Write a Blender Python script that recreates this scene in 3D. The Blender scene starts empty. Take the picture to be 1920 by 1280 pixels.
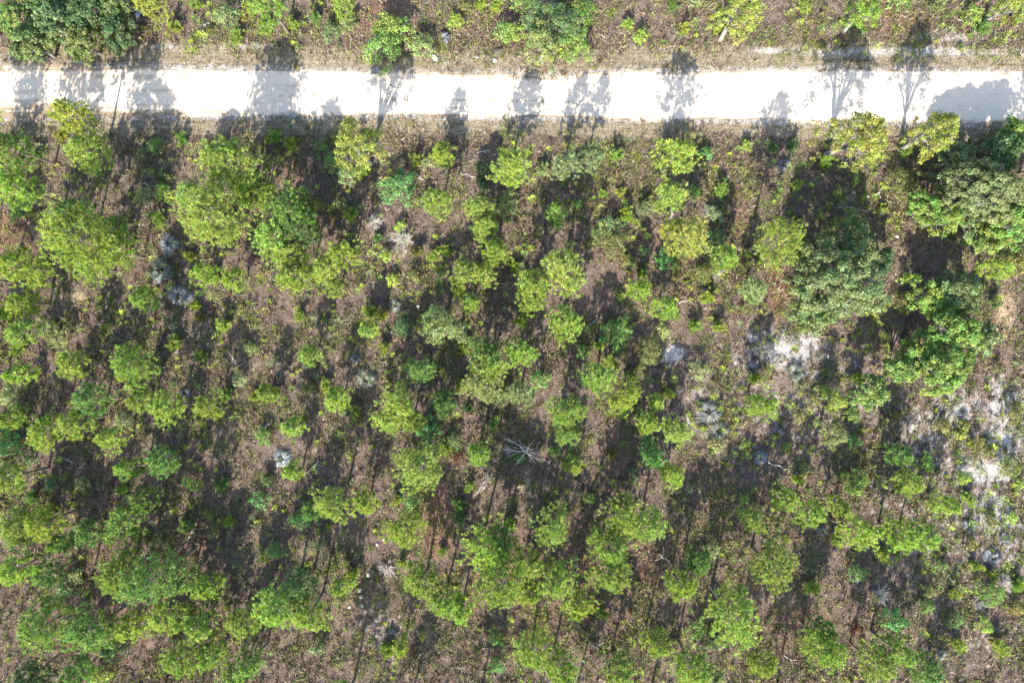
import bpy, math, random
import numpy as np
from mathutils import Vector

random.seed(7)
RNG = np.random.default_rng(7)
scn = bpy.context.scene
COL = scn.collection

# ------------------------------------------------------------------ camera
CAM_H = 65.0                    # drone height in metres, looking straight down
S = 0.05                        # metres on the ground per photograph pixel
cam_d = bpy.data.cameras.new('camera')
cam_d.sensor_width = 36.0
cam_d.lens = 18.0 / (960 * S / CAM_H)
cam_d.clip_start = 0.5
cam_d.clip_end = 4000
cam = bpy.data.objects.new('camera', cam_d)
cam.location = (0, 0, CAM_H)
COL.objects.link(cam)
scn.camera = cam

# ------------------------------------------------------------------ sky and sun
SUN_EL = math.radians(34.0)
SH = Vector((0.20, 1.0)).normalized()      # the way the shadows fall
world = bpy.data.worlds.new('World')
scn.world = world
world.use_nodes = True
wn = world.node_tree
bg = wn.nodes['Background']
sky = wn.nodes.new('ShaderNodeTexSky')
sky.sky_type = 'NISHITA'
sky.sun_disc = False
sky.sun_elevation = SUN_EL
sky.sun_rotation = math.atan2(-SH.x, -SH.y)
wn.links.new(sky.outputs[0], bg.inputs[0])
bg.inputs[1].default_value = 0.15

sun_d = bpy.data.lights.new('sun', 'SUN')
sun_d.energy = 4.4
sun_d.angle = math.radians(0.5)
sun_d.color = (1.0, 0.94, 0.84)
sun = bpy.data.objects.new('sun', sun_d)
d = Vector((SH.x * math.cos(SUN_EL), SH.y * math.cos(SUN_EL), -math.sin(SUN_EL)))
sun.rotation_euler = d.to_track_quat('-Z', 'Y').to_euler()
sun.location = (-20, -100, 80)
COL.objects.link(sun)

scn.view_settings.view_transform = 'Standard'
scn.view_settings.look = 'None'
scn.view_settings.exposure = 2.02
scn.view_settings.gamma = 1.0
scn.view_settings.use_curve_mapping = False
scn.cycles.use_denoising = True
scn.cycles.max_bounces = 6
scn.cycles.diffuse_bounces = 3
scn.cycles.transmission_bounces = 3

# ------------------------------------------------------------------ helpers
def gx(px): return (px - 960) * S
def gy(py): return (640 - py) * S

def _hash(ix, iy, seed):
    h = (ix.astype(np.int64) * 374761393 + iy.astype(np.int64) * 668265263 + seed * 974711) & 0xffffffff
    h = ((h ^ (h >> 13)) * 1274126177) & 0xffffffff
    h = h ^ (h >> 16)
    return (h & 0xffff) / 65535.0

def vnoise(x, y, scale, seed=0, octaves=3):
    x = np.asarray(x, float) / scale; y = np.asarray(y, float) / scale
    out = 0; amp = 1; tot = 0
    for o in range(octaves):
        ix = np.floor(x); iy = np.floor(y); fx = x - ix; fy = y - iy
        fx = fx * fx * (3 - 2 * fx); fy = fy * fy * (3 - 2 * fy)
        a = _hash(ix, iy, seed + o); b = _hash(ix + 1, iy, seed + o)
        c = _hash(ix, iy + 1, seed + o); e = _hash(ix + 1, iy + 1, seed + o)
        out = out + amp * ((a * (1 - fx) + b * fx) * (1 - fy) + (c * (1 - fx) + e * fx) * fy)
        tot += amp; amp *= .5; x = x * 2 + 13.7; y = y * 2 + 5.1
    return out / tot

def sstep(a, b, x):
    t = np.clip((x - a) / (b - a), 0, 1)
    return t * t * (3 - 2 * t)

TOP = np.array([(-400, 112), (0, 117), (200, 124), (350, 129), (700, 134), (960, 139), (1040, 143), (1130, 136), (1300, 133), (1600, 131), (1920, 136), (2400, 140)], float)
BOT = np.array([(-400, 222), (0, 223), (350, 221), (700, 217), (900, 222), (1200, 226), (1500, 230), (1920, 234), (2400, 238)], float)
def road_top(x):  # world x -> world y of the road's far edge
    return gy(np.interp(np.asarray(x) / S + 960, TOP[:, 0], TOP[:, 1]))
def road_bot(x):
    return gy(np.interp(np.asarray(x) / S + 960, BOT[:, 0], BOT[:, 1]))

def ground_z(x, y):
    x = np.asarray(x, float); y = np.asarray(y, float)
    dist = np.maximum(np.maximum(y - road_top(x), road_bot(x) - y), 0)
    m = sstep(1.0, 5.0, dist)
    return (vnoise(x, y, 3.5, 31, 3) - 0.55) * 0.28 * m - 0.0

def tag(o, label=None, cat=None, group=None, kind=None):
    if label: o['label'] = label
    if cat: o['category'] = cat
    if group: o['group'] = group
    if kind: o['kind'] = kind
    return o

def np_mesh(name, verts, faces, mats, attrs=None, fmat=None, smooth=False):
    """verts (n,3); faces: list of (m,k) index arrays; attrs: {name: (FACE float array | FACE (m,3) colours)}"""
    me = bpy.data.meshes.new(name)
    verts = np.ascontiguousarray(verts, dtype=np.float32)
    faces = [np.asarray(f, dtype=np.int32) for f in faces if len(f)]
    nl = sum(f.size for f in faces); nf = sum(len(f) for f in faces)
    me.vertices.add(len(verts)); me.vertices.foreach_set('co', verts.ravel())
    me.loops.add(nl); me.polygons.add(nf)
    me.loops.foreach_set('vertex_index', np.concatenate([f.ravel() for f in faces]))
    st = []; off = 0
    for f in faces:
        st.append(off + np.arange(len(f)) * f.shape[1]); off += f.size
    me.polygons.foreach_set('loop_start', np.concatenate(st).astype(np.int32))
    if fmat is not None:
        me.polygons.foreach_set('material_index', np.asarray(fmat, dtype=np.int32))
    if smooth:
        me.polygons.foreach_set('use_smooth', np.ones(nf, dtype=bool))
    me.update(calc_edges=True)
    for k, v in (attrs or {}).items():
        v = np.asarray(v, dtype=np.float32)
        dom = 'FACE' if len(v) == nf else 'POINT'
        if v.ndim == 1:
            a = me.attributes.new(k, 'FLOAT', dom); a.data.foreach_set('value', v)
        else:
            a = me.attributes.new(k, 'FLOAT_COLOR', dom)
            a.data.foreach_set('color', np.concatenate([v, np.ones((len(v), 1), np.float32)], 1).ravel())
    for m in mats: me.materials.append(m)
    return me

def link(name, me, parent=None, loc=(0, 0, 0), rot=(0, 0, 0), scale=(1, 1, 1)):
    o = bpy.data.objects.new(name, me)
    COL.objects.link(o)
    o.location = loc; o.rotation_euler = rot; o.scale = scale
    if parent: o.parent = parent
    return o

class Wood:
    """collects tapered tubes into one mesh"""
    def __init__(s): s.v = []; s.f = []; s.n = 0
    def tube(s, pts, radii, k=6):
        pts = np.asarray(pts, float); n = len(pts)
        t = np.gradient(pts, axis=0); t /= np.linalg.norm(t, axis=1, keepdims=True) + 1e-9
        ref = np.where(np.abs(t[:, 2:3]) > .9, np.array([[1., 0, 0]]), np.array([[0, 0, 1.]]))
        a = np.cross(t, ref); a /= np.linalg.norm(a, axis=1, keepdims=True) + 1e-9
        b = np.cross(t, a)
        an = np.arange(k) * 2 * math.pi / k
        r = np.asarray(radii, float)[:, None, None]
        ring = pts[:, None, :] + r * (np.cos(an)[None, :, None] * a[:, None, :] + np.sin(an)[None, :, None] * b[:, None, :])
        s.v.append(ring.reshape(-1, 3))
        i = np.arange(n - 1)[:, None] * k; j = np.arange(k)[None, :]; j2 = (j + 1) % k
        q = np.stack([i + j, i + j2, i + k + j2, i + k + j], -1).reshape(-1, 4) + s.n
        s.f.append(q); s.n += n * k
    def mesh(s, name, mat):
        return np_mesh(name, np.concatenate(s.v), [np.concatenate(s.f)], [mat], smooth=True)

def unit(v):
    return v / (np.linalg.norm(v, axis=-1, keepdims=True) + 1e-9)

def blades(cent, dirs, length, width, rng):
    """one tapering triangle pair per blade: (verts, quads)"""
    n = len(cent)
    side = unit(np.cross(dirs, rng.normal(size=(n, 3))))
    L = np.asarray(length).reshape(-1, 1); W = np.asarray(width).reshape(-1, 1)
    p0 = cent - side * W * .35; p1 = cent + side * W * .35
    m = cent + dirs * L * .55
    p2 = m + side * W * .5; p3 = m - side * W * .5
    tip = cent + dirs * L
    v = np.stack([p0, p1, p2, tip, p3], 1).reshape(-1, 3)
    f = np.arange(n)[:, None] * 5 + np.array([[0, 1, 2, 3, 4]])
    return v, f

def spikes(cent, dirs, length, width, rng):
    """one slim triangle per needle bundle"""
    n = len(cent)
    side = unit(np.cross(dirs, rng.normal(size=(n, 3)))) * np.asarray(width).reshape(-1, 1) * .5
    v = np.stack([cent - side, cent + side, cent + dirs * np.asarray(length).reshape(-1, 1)], 1).reshape(-1, 3)
    return v, np.arange(n * 3).reshape(-1, 3)

def leaves(cent, normal, size, rng, aspect=.62):
    """one rhombic leaf per point"""
    n = len(cent)
    nn = unit(normal)
    a = unit(np.cross(nn, rng.normal(size=(n, 3))))
    b = np.cross(nn, a)
    s_ = np.asarray(size).reshape(-1, 1)
    fold = nn * s_ * .12
    v = np.stack([cent - a * s_, cent - b * s_ * aspect + fold, cent + a * s_, cent + b * s_ * aspect + fold], 1).reshape(-1, 3)
    f = np.arange(n)[:, None] * 4 + np.array([[0, 1, 2, 3]])
    return v, f

# ------------------------------------------------------------------ materials
def new_mat(name):
    m = bpy.data.materials.new(name); m.use_nodes = True
    nt = m.node_tree
    for n in list(nt.nodes): nt.nodes.remove(n)
    out = nt.nodes.new('ShaderNodeOutputMaterial')
    return m, nt, out

def N(nt, t, **kw):
    n = nt.nodes.new(t)
    for k, v in kw.items(): setattr(n, k, v)
    return n

def noise(nt, vec, scale, detail=4, rough=.6):
    n = N(nt, 'ShaderNodeTexNoise')
    n.inputs['Scale'].default_value = scale; n.inputs['Detail'].default_value = detail; n.inputs['Roughness'].default_value = rough
    if vec is not None: nt.links.new(vec, n.inputs['Vector'])
    return n.outputs['Fac']

def ramp(nt, fac, stops):
    r = N(nt, 'ShaderNodeValToRGB')
    els = r.color_ramp.elements
    while len(els) < len(stops): els.new(.5)
    for e, (p, c) in zip(els, stops):
        e.position = p; e.color = (*c, 1)
    nt.links.new(fac, r.inputs[0])
    return r.outputs[0]

def maprange(nt, v, a, b, c=0., e=1.):
    m = N(nt, 'ShaderNodeMapRange', interpolation_type='SMOOTHSTEP')
    nt.links.new(v, m.inputs[0])
    for i, x in zip((1, 2, 3, 4), (a, b, c, e)): m.inputs[i].default_value = x
    return m.outputs[0]

def math_(nt, op, a, b=None):
    m = N(nt, 'ShaderNodeMath', operation=op)
    for i, x in enumerate((a, b)):
        if x is None: continue
        if isinstance(x, (int, float)): m.inputs[i].default_value = x
        else: nt.links.new(x, m.inputs[i])
    return m.outputs[0]

def mixc(nt, fac, a, b, blend='MIX'):
    m = N(nt, 'ShaderNodeMix', data_type='RGBA', blend_type=blend)
    for s_, x in ((0, fac), (6, a), (7, b)):
        if isinstance(x, (int, float)): m.inputs[s_].default_value = x
        elif isinstance(x, tuple): m.inputs[s_].default_value = (*x, 1)
        else: nt.links.new(x, m.inputs[s_])
    return m.outputs[2]

def attr(nt, name, out='Fac'):
    a = N(nt, 'ShaderNodeAttribute', attribute_name=name)
    return a.outputs[out]

def leaf_material(name, trans=.35, gloss=.05, vary=.35):
    m, nt, out = new_mat(name)
    oi = N(nt, 'ShaderNodeObjectInfo')
    t = attr(nt, 'tint')
    br = maprange(nt, t, 0, 1, 1 - vary, 1 + vary)
    hsv = N(nt, 'ShaderNodeHueSaturation')
    nt.links.new(oi.outputs['Color'], hsv.inputs['Color'])
    nt.links.new(br, hsv.inputs['Value'])
    t2 = attr(nt, 'hue')
    nt.links.new(maprange(nt, t2, 0, 1, .47, .525), hsv.inputs['Hue'])
    dif = N(nt, 'ShaderNodeBsdfDiffuse'); tr = N(nt, 'ShaderNodeBsdfTranslucent'); gl = N(nt, 'ShaderNodeBsdfGlossy')
    gl.inputs['Roughness'].default_value = .5
    nt.links.new(hsv.outputs[0], dif.inputs[0])
    trc = mixc(nt, 1.0, hsv.outputs[0], (1.0, 1.0, .5), 'MULTIPLY')
    nt.links.new(trc, tr.inputs[0])
    mx = N(nt, 'ShaderNodeMixShader'); mx.inputs[0].default_value = trans
    nt.links.new(dif.outputs[0], mx.inputs[1]); nt.links.new(tr.outputs[0], mx.inputs[2])
    mg = N(nt, 'ShaderNodeMixShader'); mg.inputs[0].default_value = gloss
    nt.links.new(mx.outputs[0], mg.inputs[1]); nt.links.new(gl.outputs[0], mg.inputs[2])
    nt.links.new(mg.outputs[0], out.inputs[0])
    return m

def bark_material(name, c1, c2, scale=8):
    m, nt, out = new_mat(name)
    tc = N(nt, 'ShaderNodeTexCoord')
    f = noise(nt, tc.outputs['Object'], scale)
    c = ramp(nt, f, [(.3, c1), (.7, c2)])
    b = N(nt, 'ShaderNodeBsdfDiffuse'); nt.links.new(c, b.inputs[0])
    bp = N(nt, 'ShaderNodeBump'); bp.inputs['Strength'].default_value = .6; bp.inputs['Distance'].default_value = .02
    nt.links.new(noise(nt, tc.outputs['Object'], scale * 3), bp.inputs['Height'])
    nt.links.new(bp.outputs[0], b.inputs['Normal'])
    nt.links.new(b.outputs[0], out.inputs[0])
    return m

def litter_material(name):
    m, nt, out = new_mat(name)
    c = attr(nt, 'col', 'Color')
    b = N(nt, 'ShaderNodeBsdfDiffuse'); nt.links.new(c, b.inputs[0])
    nt.links.new(b.outputs[0], out.inputs[0])
    return m

def ground_material():
    m, nt, out = new_mat('forest floor')
    geo = N(nt, 'ShaderNodeNewGeometry'); P = geo.outputs['Position']
    n_big = noise(nt, P, .35, 4); n_mid = noise(nt, P, 1.6, 5, .65); n_fin = noise(nt, P, 7, 4, .7); n_vf = noise(nt, P, 26, 2, .6)
    base = ramp(nt, n_mid, [(.34, (.052, .038, .032)), (.5, (.118, .088, .069)), (.64, (.20, .157, .120))])
    base = mixc(nt, maprange(nt, n_big, .42, .62), base, mixc(nt, n_fin, (.10, .070, .053), (.18, .138, .103)))
    # fallen needles
    nd = math_(nt, 'ADD', attr(nt, 'needle'), math_(nt, 'MULTIPLY', math_(nt, 'SUBTRACT', n_mid, .5), 1.1))
    needle = ramp(nt, n_fin, [(.3, (.115, .066, .045)), (.6, (.205, .125, .086)), (.8, (.28, .185, .13))])
    base = mixc(nt, maprange(nt, nd, .35, .75), base, needle)
    # mown verge
    vg = math_(nt, 'ADD', attr(nt, 'verge'), math_(nt, 'MULTIPLY', math_(nt, 'SUBTRACT', n_mid, .5), .9))
    mp = N(nt, 'ShaderNodeMapping'); mp.inputs['Scale'].default_value = (.35, 3.0, 1)
    nt.links.new(P, mp.inputs[0])
    streak = noise(nt, mp.outputs[0], 1.6, 5, .65)
    verge = ramp(nt, streak, [(.3, (.14, .112, .068)), (.5, (.25, .205, .14)), (.72, (.40, .345, .275))])
    verge = mixc(nt, maprange(nt, n_fin, .45, .7), verge, (.135, .118, .05))
    base = mixc(nt, maprange(nt, vg, .35, .65), base, verge)
    # bare sand
    sd = math_(nt, 'ADD', attr(nt, 'sand'), math_(nt, 'MULTIPLY', math_(nt, 'SUBTRACT', n_mid, .5), 1.5))
    sd = math_(nt, 'ADD', sd, math_(nt, 'MULTIPLY', math_(nt, 'SUBTRACT', n_fin, .5), 1.25))
    sand = ramp(nt, n_fin, [(.3, (.27, .245, .225)), (.6, (.42, .39, .36))])
    base = mixc(nt, maprange(nt, sd, .42, .85), base, sand)
    # tan sand
    tn = math_(nt, 'ADD', attr(nt, 'tan'), math_(nt, 'MULTIPLY', math_(nt, 'SUBTRACT', n_fin, .5), 2.6))
    base = mixc(nt, maprange(nt, tn, .35, .8), base, mixc(nt, n_fin, (.30, .215, .13), (.48, .36, .22)))
    # fine speckle
    base = mixc(nt, maprange(nt, n_vf, .3, .7), mixc(nt, 1.0, base, (.62, .62, .62), 'MULTIPLY'), base)
    b = N(nt, 'ShaderNodeBsdfDiffuse'); nt.links.new(base, b.inputs[0])
    bp = N(nt, 'ShaderNodeBump'); bp.inputs['Strength'].default_value = .8; bp.inputs['Distance'].default_value = .08
    nt.links.new(math_(nt, 'ADD', n_fin, math_(nt, 'MULTIPLY', n_vf, .5)), bp.inputs['Height'])
    nt.links.new(bp.outputs[0], b.inputs['Normal'])
    nt.links.new(b.outputs[0], out.inputs[0])
    return m

def road_material():
    m, nt, out = new_mat('white limerock sand')
    geo = N(nt, 'ShaderNodeNewGeometry'); P = geo.outputs['Position']
    mp = N(nt, 'ShaderNodeMapping'); mp.inputs['Scale'].default_value = (.10, 2.2, 1)
    nt.links.new(P, mp.inputs[0])
    st = noise(nt, mp.outputs[0], 1.0, 5, .6)
    n_mid = noise(nt, P, 1.2, 5, .65); n_fin = noise(nt, P, 9, 4, .7)
    c = ramp(nt, n_fin, [(.3, (.45, .365, .275)), (.65, (.58, .475, .365))])
    mp2 = N(nt, 'ShaderNodeMapping'); mp2.inputs['Scale'].default_value = (.07, 2.2, 1)
    nt.links.new(P, mp2.inputs[0])
    ruts = noise(nt, mp2.outputs[0], 1.0, 3, .55)
    ruts = math_(nt, 'ADD', ruts, math_(nt, 'MULTIPLY', math_(nt, 'SUBTRACT', n_mid, .5), .5))
    c = mixc(nt, maprange(nt, ruts, .48, .78, 0, .55), c, (.25, .19, .13))
    edge = attr(nt, 'edge')
    e = math_(nt, 'ADD', edge, math_(nt, 'MULTIPLY', math_(nt, 'SUBTRACT', st, .5), 1.6))
    e = math_(nt, 'ADD', e, math_(nt, 'MULTIPLY', math_(nt, 'SUBTRACT', n_mid, .5), .8))
    c = mixc(nt, maprange(nt, e, .36, .85), c, mixc(nt, n_fin, (.10, .075, .05), (.30, .235, .16)))
    w = math_(nt, 'ADD', attr(nt, 'weedy'), math_(nt, 'MULTIPLY', math_(nt, 'SUBTRACT', st, .5), 1.2))
    w = math_(nt, 'ADD', w, math_(nt, 'MULTIPLY', math_(nt, 'SUBTRACT', n_fin, .5), 1.3))
    c = mixc(nt, maprange(nt, w, .62, .9), c, mixc(nt, n_mid, (.10, .095, .04), (.20, .155, .09)))
    b = N(nt, 'ShaderNodeBsdfDiffuse'); nt.links.new(c, b.inputs[0])
    bp = N(nt, 'ShaderNodeBump'); bp.inputs['Strength'].default_value = .3; bp.inputs['Distance'].default_value = .03
    nt.links.new(math_(nt, 'ADD', st, n_fin), bp.inputs['Height'])
    nt.links.new(bp.outputs[0], b.inputs['Normal'])
    nt.links.new(b.outputs[0], out.inputs[0])
    return m

def stone_material():
    m, nt, out = new_mat('pale limestone')
    oi = N(nt, 'ShaderNodeObjectInfo'); tc = N(nt, 'ShaderNodeTexCoord')
    f = noise(nt, tc.outputs['Object'], 6, 5)
    c = mixc(nt, 1.0, oi.outputs['Color'], ramp(nt, f, [(.3, (.55, .55, .55)), (.7, (1., 1., 1.))]), 'MULTIPLY')
    b = N(nt, 'ShaderNodeBsdfDiffuse'); nt.links.new(c, b.inputs[0])
    nt.links.new(b.outputs[0], out.inputs[0])
    return m

M_NEEDLE = leaf_material('pine needles', .38, .04, .42)
M_LEAF = leaf_material('broad leaves', .36, .02, .42)
M_FAN = leaf_material('palmetto fan', .18, .12, .2)
M_BARK = bark_material('grey brown bark', (.07, .055, .045), (.20, .165, .135))
M_PALEBARK = bark_material('pale lichen bark', (.10, .09, .08), (.22, .205, .185))
M_DEAD = bark_material('bleached dead wood', (.34, .305, .26), (.55, .51, .45))
M_LITTER = litter_material('litter')
M_STONE = stone_material()

TONE = {
    'L': ('lime-green', (.225, .328, .050)),
    'Y': ('yellow-green', (.275, .330, .056)),
    'G': ('mid-green', (.150, .260, .052)),
    'D': ('dark green', (.070, .135, .044)),
    'B': ('grey-green', (.122, .190, .060)),
    'P': ('pale green', (.215, .275, .100)),
    'O': ('olive', (.150, .165, .038)),
    'E': ('emerald green', (.105, .245, .060)),
}

# ------------------------------------------------------------------ the ground
def blob(x, y, spots):
    out = np.zeros_like(np.asarray(x, float))
    for px, py, rx, ry, a in spots:
        d2 = ((x - gx(px)) / (rx * S)) ** 2 + ((y - gy(py)) / (ry * S)) ** 2
        out = np.maximum(out, a * np.exp(-d2 * .9))
    return out

SAND = [(1530, 740, 360, 160, .50), (1780, 920, 280, 260, .52), (380, 640, 130, 90, .36), (560, 880, 120, 80, .34), (740, 1180, 90, 90, .4), (1420, 640, 50, 40, .7), (1890, 830, 60, 70, .95), (1700, 860, 70, 60, .6), (1800, 760, 70, 50, .75), (1310, 780, 60, 50, .6), (1860, 960, 80, 60, .75), (1380, 850, 70, 50, .45), (1480, 655, 85, 50, .98), (1262, 665, 26, 20, 1.2), (1850, 885, 60, 26, 1.2), (1880, 770, 40, 36, 1.05), (1300, 735, 50, 18, .6), (1900, 770, 60, 55, .8), (1740, 790, 70, 60, .62),
        (1900, 1010, 90, 120, .55), (1395, 690, 40, 60, .6), (1320, 740, 60, 30, .6), (1640, 870, 60, 60, .45), (1590, 385, 22, 30, .7),
        (1850, 1180, 110, 100, .42), (330, 660, 50, 50, .45), (720, 1190, 60, 90, .5), (755, 480, 30, 20, .45), (870, 110, 100, 12, .35),
        (300, 90, 60, 12, .7), (470, 88, 90, 10, .7), (1700, 98, 330, 13, .85), (1800, 70, 130, 18, .6), (1440, 95, 70, 12, .7), (1870, 720, 30, 50, .7),
        (1260, 860, 40, 60, .35), (1560, 900, 80, 60, .4), (1740, 820, 120, 80, .5), (1450, 780, 60, 60, .45)]
NEEDLE = [(1000, 1100, 620, 170, .50), (250, 950, 280, 260, .46), (1180, 600, 200, 200, .36), (500, 420, 160, 110, .36), (815, 955, 50, 100, 1.0), (720, 35, 60, 45, .9), (1675, 45, 60, 35, .8), (1460, 540, 26, 80, 1.0), (20, 440, 45, 60, .9), (560, 335, 50, 50, .6),
          (230, 480, 40, 60, .6), (1340, 960, 70, 60, .5), (1150, 880, 50, 90, .6), (1220, 1050, 60, 100, .7), (1500, 1170, 90, 60, .7), (1730, 620, 30, 40, .6),
          (1660, 690, 14, 35, .8), (1600, 740, 20, 18, .6), (380, 960, 60, 200, .6), (1290, 480, 40, 60, .6), (1180, 520, 120, 120, .35), (450, 430, 60, 40, .6),
          (160, 1160, 200, 140, .55), (260, 1060, 200, 100, .6), (640, 480, 60, 60, .5), (300, 520, 40, 60, .4), (1390, 400, 25, 80, .6), (100, 90, 140, 20, .7),
          (980, 1080, 80, 120, .7), (1110, 1080, 120, 120, .6), (660, 1000, 80, 60, .35), (940, 60, 40, 40, .5), (1870, 620, 30, 60, .6), (560, 1210, 60, 60, .4)]
TAN = [(147, 557, 16, 11, 1.05), (983, 905, 15, 18, 1.0), (748, 481, 12, 8, 1.0), (1885, 590, 26, 60, .7), (475, 695, 8, 18, .7)]

def build_ground():
    def axis(a, b, step):
        inner = np.arange(a, b + 1e-6, step)
        o = [12, 25, 45, 80, 140, 260, 500, 900]
        return np.concatenate([[a - k for k in reversed(o)], inner, [b + k for k in o]])
    xs = axis(-58, 58, .25); ys = axis(-42, 42, .25)
    X, Y = np.meshgrid(xs, ys)
    x = X.ravel(); y = Y.ravel()
    z = ground_z(x, y)
    v = np.stack([x, y, z], 1)
    nx, ny = len(xs), len(ys)
    i = (np.arange(ny - 1)[:, None] * nx + np.arange(nx - 1)[None, :]).ravel()
    f = np.stack([i, i + 1, i + nx + 1, i + nx], 1)
    top = road_top(x); bot = road_bot(x)
    wob = (vnoise(x, y, 2.2, 5) - .5) * 2.2
    verge = np.where(y > 22, 1 - sstep(1.5, 3.2, y - top + wob * .5), 1 - sstep(.7, 2.3, bot - y + wob))
    sand = blob(x, y, SAND)
    edge = (1 - sstep(-.2, 1.1, y - top)) * (y > 22) + (1 - sstep(-.2, .9, bot - y)) * (y < 22)
    sand = np.maximum(sand, edge * .85)
    return link('ground', np_mesh('ground', v, [f], [ground_material()],
                {'sand': sand, 'needle': blob(x, y, NEEDLE), 'verge': verge, 'tan': blob(x, y, TAN)}, smooth=True))
tag(build_ground(), 'brown litter covered forest floor with sandy patches', kind='structure')

def build_road():
    xs = np.concatenate([[-900, -300, -120, -80], np.arange(-60, 60.1, .4), [80, 120, 300, 900]])
    k = 25
    n = len(xs)
    top = road_top(xs) + (vnoise(xs, xs * 0, 2.3, 9, 4) - .5) * .9
    bot = road_bot(xs) + (vnoise(xs, xs * 0, 2.3, 19, 4) - .5) * .8
    t = np.linspace(0, 1, k)
    X = np.repeat(xs[:, None], k, 1); Y = top[:, None] * (1 - t) + bot[:, None] * t
    # crowned in the middle, shallow wheel tracks
    Z = .006 + .03 * np.sin(np.pi * t)[None, :] + 0 * X
    tt = np.repeat(t[None, :], n, 0)
    v = np.stack([X.ravel(), Y.ravel(), Z.ravel()], 1)
    i = (np.arange(n - 1)[:, None] * k + np.arange(k - 1)[None, :]).ravel()
    f = np.stack([i, i + k, i + k + 1, i + 1], 1)
    px = X / S + 960
    left = 1 - sstep(220, 480, px)
    edge = np.maximum(np.clip(1 - tt / (.16 + .16 * left), 0, 1) * (.75 + .2 * left), np.clip(1 - (1 - tt) / (.16 + .30 * left), 0, 1) * (.78 + .35 * left))
    weedy = np.exp(-((tt - .07) / .07) ** 2) * np.exp(-((px - 1015) / 90) ** 2) * .95
    for c, w in ((.62, .03), (.8, .05)):
        weedy = np.maximum(weedy, np.exp(-((tt - c) / w) ** 2) * np.exp(-((px - 940) / 170) ** 2) * .75)
    weedy = np.maximum(weedy, np.exp(-((tt - .55) / .04) ** 2) * np.exp(-((px - 610) / 60) ** 2) * .4)
    weedy = np.maximum(weedy, np.exp(-((tt - .88) / .07) ** 2) * np.exp(-((px - 1180) / 110) ** 2) * .4)
    weedy = np.maximum(weedy, np.exp(-((tt - .45) / .4) ** 2) * np.exp(-((px - 735) / 30) ** 2) * .35)
    weedy = np.maximum(weedy, np.exp(-((tt - .88) / .06) ** 2) * left * .5)
    return link('dirt_road', np_mesh('dirt_road', v, [f], [road_material()], {'edge': edge.ravel(), 'weedy': weedy.ravel()}, smooth=True))
tag(build_road(), 'straight white sand road crossing the scrub', kind='structure')

# ------------------------------------------------------------------ plant meshes
def tint_for(group_ids, n_groups, rng, spread=.5):
    g = rng.uniform(0, 1, n_groups); h = rng.uniform(0, 1, n_groups)
    n = len(group_ids)
    t = np.clip(.5 + (g[group_ids] - .5) * spread + rng.normal(0, .16, n), 0, 1)
    return t, np.clip(h[group_ids] + rng.normal(0, .12, n), 0, 1)

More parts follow.
